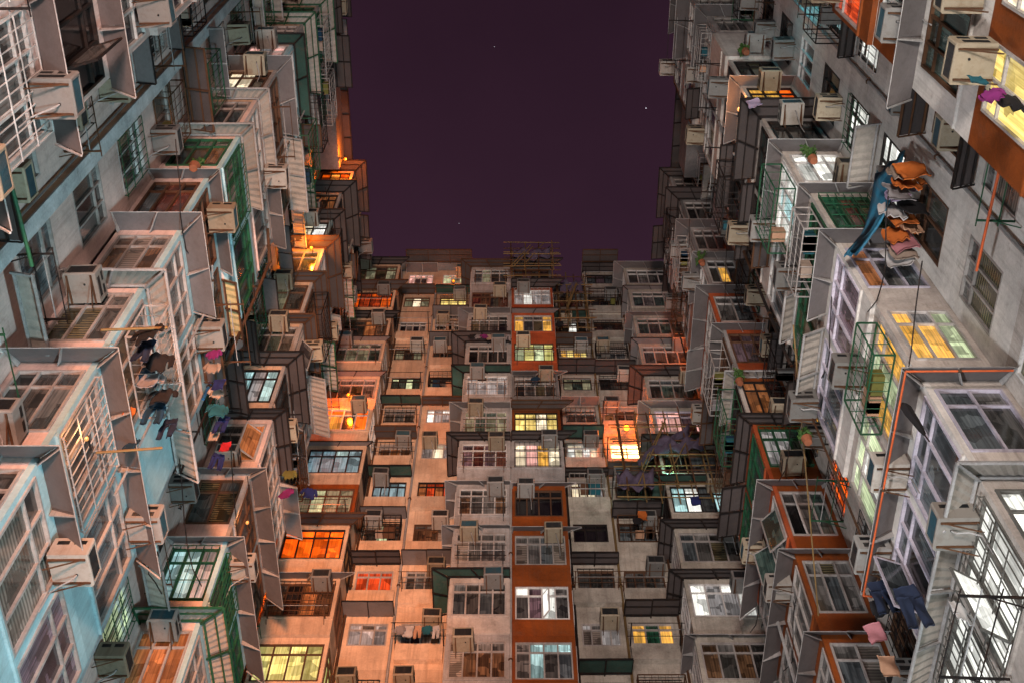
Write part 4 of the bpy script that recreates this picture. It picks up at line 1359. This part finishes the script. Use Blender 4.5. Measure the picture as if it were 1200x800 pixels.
# ------------------------------------------------------------------ laundry
Lx = 0.0
for kind, loc, m_, lab, sc_, ti in (
    ('shirt', (-6.85, 10.55, 19.75), 'blackc', 'broad black jacket nearest the camera on the left dark line', 1.25, 0),
    ('trousers', (-6.91, 10.91, 19.78), 'navy', 'dark navy trousers second on the left dark line', 1.1, 0),
    ('shirt', (-6.85, 11.27, 19.81), 'blackc', 'large black coat in the middle of the left dark line', 1.3, 0),
    ('shirt', (-6.91, 11.63, 19.84), 'greyc', 'grey shirt between black clothes on the left dark line', 1.05, 0),
    ('shirt', (-6.85, 11.99, 19.87), 'blackc', 'small black top beyond the grey shirt on the left', 1.1, 0),
    ('trousers', (-6.91, 12.35, 19.9), 'jean', 'blue jeans near the end of the left dark line', 1.15, 0),
    ('trousers', (-6.85, 12.71, 19.93), 'navy', 'dark jeans last on the left dark line', 1.0, 0),
    ('towel', (-7.15, 11.7, 18.7), 'orangec', 'small bright orange bundle hung below the left dark line', 0.5, 0),
    ('shirt', (-7.1, 12.3, 18.4), 'jean', 'blue shirt hung low beside the orange bundle', 0.75, 0),
    ('shirt', (-6.95, 13.5, 24.0), 'magenta', 'magenta and violet top under the green framed awning', 0.8, 0),
    ('shirt', (-6.87, 13.8, 23.9), 'creamc', 'cream top under the green framed awning', 0.9, 0),
    ('towel', (-6.95, 14.1, 23.8), 'royal', 'royal blue towel under the green framed awning', 0.75, 0),
    ('shirt', (-6.87, 14.4, 23.7), 'creamc', 'second cream top beyond the royal blue towel', 0.8, 0),
    ('shirt', (-6.95, 14.7, 23.6), 'teal', 'turquoise shirt under the green framed awning', 1.1, 0),
    ('trousers', (-6.87, 15.0, 23.5), 'royal', 'dark blue trousers beyond the turquoise shirt', 0.95, 0),
    ('towel', (-6.95, 15.3, 23.4), 'creamc', 'cream cloth above the red cloth on the left block', 0.6, 0),
    ('towel', (-6.87, 15.6, 23.3), 'red', 'crimson red cloth hung by the left recess', 0.6, 0),
    ('trousers', (-6.95, 15.9, 23.2), 'royal', 'dark blue trousers hung beside the red cloth', 0.95, 0),
    ('shirt', (-6.8, 20.7, 29.4), 'olivec', 'olive green top on the left block far bays', 0.9, 0),
    ('shirt', (-6.8, 21.2, 29.2), 'magenta', 'hot pink top on the left block far bays', 1.0, 0),
    ('shirt', (-6.8, 23.2, 31.9), 'royal', 'dark blue top on the left block far bays', 1.1, 0),
    ('trousers', (6.75, 13.35, 15.6), 'navy', 'big dark navy trousers under the green framed awning at lower right', 1.4, 0),
    ('shirt', (6.9, 12.6, 14.2), 'whitec', 'white top at the bottom right laundry rail', 0.9, 0),
    ('trousers', (6.9, 15.0, 17.7), 'navy', 'navy trousers hanging at the right middle bay corner', 1.25, 0),
    ('shirt', (6.95, 15.25, 17.5), 'blackc', 'black jacket behind the navy trousers on the right', 1.0, 0),
    ('towel', (6.75, 15.3, 16.7), 'rose', 'pink towel beside the navy trousers on the right', 0.8, 0),
    ('towel', (7.0, 15.7, 16.3), 'peachc', 'pale peach cloth hung behind the pink towel', 0.85, 0),
    ('shirt', (7.05, 5.15, 16.9), 'blackc', 'black jacket hanging at the upper right edge', 1.4, 0),
    ('shirt', (6.75, 5.0, 16.5), 'magenta', 'magenta top beside the black jacket at the upper right', 0.8, 0),
    ('towel', (6.7, 4.9, 16.8), 'teal', 'teal towel beside the black jacket at the upper right', 0.6, 0),
    ('towel', (8.28, 8.85, 23.95), 'orangec', 'first and brightest orange cloth on the packed line of the right recess', 1.0, 0),
    ('shirt', (8.35, 9.0, 24.03), 'creamc', 'cream shirt on the packed line of the right recess', 1.0, 0),
    ('shirt', (8.42, 9.15, 23.93), 'orangec', 'dark orange shirt on the packed line of the right recess', 1.0, 0),
    ('towel', (8.28, 9.3, 23.83), 'greyc', 'grey sheet on the packed line of the right recess', 1.0, 0),
    ('shirt', (8.35, 9.45, 23.91), 'stripe', 'lilac striped shirt on the packed line of the right recess', 1.0, 0),
    ('towel', (8.42, 9.6, 23.81), 'blackc', 'black cloth on the packed line of the right recess', 1.0, 0),
    ('shirt', (8.28, 9.75, 23.71), 'whitec', 'white shirt on the packed line of the right recess', 1.0, 0),
    ('towel', (8.35, 9.9, 23.79), 'orangec', 'second orange cloth on the packed line of the right recess', 1.0, 0),
    ('shirt', (8.42, 10.05, 23.69), 'peachc', 'peach shirt on the packed line of the right recess', 1.0, 0),
    ('shirt', (8.28, 10.2, 23.59), 'orangec', 'rust orange shirt on the packed line of the right recess', 1.0, 0),
    ('towel', (8.35, 10.35, 23.67), 'rose', 'rose towel on the packed line of the right recess', 1.0, 0),
    ('towel', (8.42, 10.5, 23.57), 'creamc', 'pale sack like cloth on the packed line of the right recess', 1.0, 0),
    ('towel', (8.28, 10.65, 23.47), 'whitec', 'last white cloth on the packed line of the right recess', 1.0, 0),
    ('towel', (7.0, 10.6, 34.1), 'stripe', 'striped lilac sheet hung by the right block amber window', 1.0, 0)):
    garment(kind, (loc[0] + rng.uniform(-.12, .12), loc[1], loc[2] + rng.uniform(-.1, .1)), Lx + rng.uniform(-.65, .65) * (.5 if 'packed line' in lab else 1.0), m_, lab, sc_ * (1.4 if 'packed line' in lab else 1.0), ti)
xs = -1.9
for i, (m_, kd) in enumerate((('blackc', 'shirt'), ('greyc', 'shirt'), ('magenta', 'shirt'), ('creamc', 'towel'), ('blackc', 'shirt'), ('rose', 'towel'), ('greyc', 'trousers'))):
    garment(kd, (-1.85 + i * .28, 26.35, ZB(7) + .1), rng.uniform(-.2, .2), m_, f"{['first', 'second', 'third', 'fourth', 'fifth', 'sixth', 'seventh'][i]} garment from the left on the high grey bay line", .8)
for i, (m_, kd) in enumerate((('greyc', 'shirt'), ('whitec', 'towel'), ('peachc', 'trousers'), ('teal', 'shirt'), ('whitec', 'trousers'))):
    garment(kd, (-3.75 + i * .3, 27.5, ZB(1) - 1.45), rng.uniform(-.2, .2), m_, f"{['first', 'second', 'third', 'fourth', 'fifth'][i]} garment from the left on the low salmon wall rack", .85)
for loc, m_, kd, lab in (((5.0, 27.6, ZB(3) - .6), 'orangec', 'towel', 'orange cloth hung by the rear right window'), ((4.75, 27.5, ZB(3) - 1.1), 'blackc', 'shirt', 'black shirt hung by the rear right window'),
                         ((1.0, 26.4, ZB(6) - .9), 'jean', 'shirt', 'blue shirt hung on the orange bay grille'), ((1.45, 26.3, ZB(4) + .1), 'whitec', 'towel', 'white sheet hung before the warm orange bay window'),
                         ((2.35, 27.2, ZB(8) + .2), 'blackc', 'towel', 'long black cloth hung right of the red bays'), ((6.8, 26.3, ZB(3) - 1.4), 'royal', 'towel', 'blue bag hung on the rear right balcony rail')):
    garment(kd, loc, rng.uniform(-.2, .2), m_, lab, .9)

# blue tarpaulin slung from the bundle to the bay
mb = MB()
A, Bq, Cq, Dq = Vector((8.7, 8.9, 24.9)), Vector((8.25, 9.6, 25.2)), Vector((7.2, 10.75, 23.3)), Vector((7.35, 10.5, 22.9))
N = 12
for i in range(N + 1):
    for j in range(7):
        u, v = i / N, j / 6
        p = A.lerp(Dq, u).lerp(Bq.lerp(Cq, u), v)
        mb.v.append(p + Vector((0, 0, -.5 * math.sin(PI * u) + .10 * math.sin(v * 14 + u * 3) + rng.uniform(-.03, .03))))
for i in range(N):
    for j in range(6):
        a = i * 7 + j
        mb.f.append((a, a + 1, a + 8, a + 7))
        mb.m.append(0)
tb = mb.build('tarpaulin', M['tarp_blue'], smooth=True)
so = tb.modifiers.new('thickness', 'SOLIDIFY')
so.thickness = .02
tag(tb, 'crumpled blue tarpaulin slung between the bundle and the right bay', 'tarpaulin')

# closed black umbrella leaning on the awning edge
t = thing('umbrella', (7.1, 11.33, 18.0), 'closed black umbrella leaning across the right block awning', 'umbrella')
a, b = Vector((0, 0, .15)), Vector((0, -.15, -1.15))
um = MB()
d = (b - a)
R_ = [(0, .07), (.12, .10), (.4, .085), (.75, .06), (.9, .03)]
u_, w_ = Vector((1, 0, 0)), Vector((0, 1, .1)).normalized()
for q, (f, r) in enumerate(R_):
    for i in range(10):
        an = 2 * PI * i / 10
        rr = r * (1 if i % 2 else .72)
        um.v.append(a + d * f + (u_ * math.cos(an) + w_ * math.sin(an)) * rr)
for q in range(len(R_) - 1):
    for i in range(10):
        j = (i + 1) % 10
        um.f.append((q * 10 + i, q * 10 + j, q * 10 + 10 + j, q * 10 + 10 + i))
        um.m.append(0)
um.f.append(tuple(range(10)))
um.m.append(0)
child('canopy', um.mesh('canopy', [M['blackc']], smooth=False), t)
child('shaft', MB().bar(a - d * .06, b + d * .1, .014, n=6).mesh('shaft', [M['black']]), t)

# poles, coloured rods and conduits
for i, (m_, nm, ds) in enumerate((('yellowrod', 'yellow', 0), ('bluepipe', 'blue', .16), ('orangepipe', 'orange', .34))):
    pipe([(8.45, 6.6 + ds, 19.3), (8.55, 9.0 + ds, 19.6)], .026, m_, f"{nm} laundry pole jutting along the right block recess", 'pole', False)
pipe([(8.9, 10.55, 18.05), (6.98, 10.55, 18.02), (6.97, 15.7, 18.02), (7.45, 15.75, 18.0)], .02, 'orangepipe', 'orange conduit following the awning edge of the right block', 'conduit')
pipe([(-7.53, 10.7, ZT(4) - 2.12), (-7.53, 15.1, ZT(4) - 2.12), (-7.53, 15.1, ZT(3) - .2)], .04, 'bluepipe', 'bright blue pipe along the sill of the left middle bays', 'pipe')
pipe([(-7.2, 6.0, 15.9), (-7.15, 7.5, 15.9)], .03, 'green', 'green pole leaning at the upper left edge', 'pole', False)
pipe([(-7.5, 10.2, 18.9), (-6.5, 10.5, 19.55)], .026, 'yellowrod', 'short yellow pole carrying the black jacket', 'pole', False)
pipe([(-7.5, 12.0, 17.6), (-6.5, 12.3, 18.2)], .026, 'yellowrod', 'yellow pole under the dark blue jeans', 'pole', False)
pipe([(7.7, 20.4, 22.5), (7.2, 14.2, 26.6)], .02, 'yellowrod', 'long pale pole leaning between the right bays', 'pole', False)
for i in range(24):
    blk = (BL, BR)[i % 2]
    s = rng.uniform(8, 23)
    z = rng.uniform(19, 48)
    pts = []
    L = rng.uniform(2, 5)
    for q in range(7):
        u = q / 6
        pts.append(blk.map(s + L * u, 1.62 + .05 * math.sin(q), z + rng.uniform(-.1, .1) - 1.1 * math.sin(PI * u) * .5))
    pipe(pts, .013, 'black', f"black cable sagging across the {blk.name} block, {ORD[i // 2]} one upwards" if False else f"black sagging cable {['low', 'middle', 'upper', 'high', 'lowest', 'topmost', 'long low', 'long upper', 'short middle', 'slack', 'short high', 'long high'][i // 2]} on the {blk.name} block fronts", 'cable', False)

plant((-7.9, 10.35, 24.2 + 3.4), 'leafy potted plant by the green framed left bay', .35, 36, 3)
plant((8.0, 10.9, 29.6), 'spindly potted plant beside the white lit right bay', .8, 40, 4, .3)
plant((7.3, 16.2, 24.2), 'small bushy plant on the right block recess ledge', .3, 40, 5)
plant((7.5, 19.9, 33.2), 'dark bushy plant left of the orange framed window', .4, 50, 6, .35)
plant((8.0, 10.8, 39.9), 'small potted shrub on the high beige ledge', .35, 40, 7)
plant((7.6, 20.0, 42.6), 'tall thin potted plant above the red orange bay', .7, 36, 8, .35)

# ------------------------------------------------------------------ bamboo scaffolds with netting
def scaffold(label, x0, x1, z0, z1, y, nx, nz, nets, gap=.55):
    t = thing('bamboo_scaffold', ((x0 + x1) / 2, y, z0), label, 'scaffold', 'bamboo scaffolds on the rear block')
    for dy in (0, gap):
        for i in range(nx):
            x = x0 + (x1 - x0) * i / (nx - 1) + rng.uniform(-.06, .06)
            MB().bar((x, y + dy, z0 - rng.uniform(0, .4)), (x + rng.uniform(-.08, .08), y + dy, z1 + rng.uniform(.1, .7)), .032, n=6).build('pole', M['yellowrod'] if (i + dy) % 2 else M['rust'], t)
        for j in range(nz):
            z = z0 + (z1 - z0) * j / (nz - 1) + rng.uniform(-.05, .05)
            MB().bar((x0 - .4, y + dy - .05, z), (x1 + .4, y + dy - .05, z + rng.uniform(-.1, .1)), .026, n=6).build('ledger', M['rust'] if j % 2 else M['yellowrod'], t)
    for i in range(3):
        xa = x0 + (x1 - x0) * rng.random() * .6
        MB().bar((xa, y - .08, z0 + rng.uniform(0, 1)), (xa + (x1 - x0) * .45, y - .08, z1 - rng.uniform(0, 1)), .026, n=6).build('brace', M['yellowrod'], t)
    for (xa, za, xb, zb, sag, m_) in nets:
        mb = MB()
        NU, NV = 14, 6
        for i in range(NU + 1):
            for j in range(NV + 1):
                u, v = i / NU, j / NV
                mb.v.append(Vector((xa + (xb - xa) * u, y - .12 + .12 * math.sin(u * 17 + v * 5) + rng.uniform(-.05, .05) + v * .25,
                                    za + (zb - za) * u - v * sag + .12 * math.sin(u * 9) + rng.uniform(-.05, .05))))
        for i in range(NU):
            for j in range(NV):
                a = i * (NV + 1) + j
                mb.f.append((a, a + 1, a + NV + 2, a + NV + 1))
                mb.m.append(0)
        ob = mb.build('netting', M[m_], t, smooth=True)
        so = ob.modifiers.new('thickness', 'SOLIDIFY')
        so.thickness = .015
    return t


scaffold('bamboo scaffold with rolled purple netting beside the blazing lamp', 4.4, 7.6, 36.2, 41.2, 26.2, 6, 6,
         [(4.9, 37.9, 7.2, 40.2, .35, 'net'), (5.6, 39.2, 7.7, 39.3, .5, 'net'), (4.0, 36.9, 5.4, 37.0, .7, 'net')])
scaffold('bamboo scaffold with pale netting on the roof of the orange bays', -.05, 2.15, 55.0, 58.0, 26.0, 4, 5, [(.1, 56.9, 2.0, 57.0, .6, 'net')])
scaffold('bamboo scaffold with lilac sheets right of the orange bays', 2.4, 3.8, 51.6, 56.2, 27.2, 4, 6, [(2.5, 55.5, 3.7, 55.6, .8, 'net')])

# ------------------------------------------------------------------ a few stars
sm, n_, l_, b_ = _nt('star_glow')
b_.inputs['Emission Color'].default_value = (.9, .9, 1, 1)
b_.inputs['Emission Strength'].default_value = 1.2
for (px, py, r, lab) in ((.1138, -.1978, .38, 'brightest star in the purple sky at the right'), (-.015, -.25, .17, 'faint star high in the middle of the sky'), (-.045, -.10, .17, 'faint star low in the left half of the sky')):
    d = Vector((px, .4833 + py * .8755 * 1.0, .8755 - py * .4833)).normalized() * 900
    mb = MB()
    for i in range(6):
        for j in range(8):
            t0, t1, p0, p1 = PI * i / 6, PI * (i + 1) / 6, 2 * PI * j / 8, 2 * PI * (j + 1) / 8
            f = lambda a, p: d + Vector((math.sin(a) * math.cos(p), math.sin(a) * math.sin(p), math.cos(a))) * r
            mb.quad([f(t0, p0), f(t1, p0), f(t1, p1), f(t0, p1)])
    tag(mb.build('star', sm), lab, 'star', 'stars in the night sky')
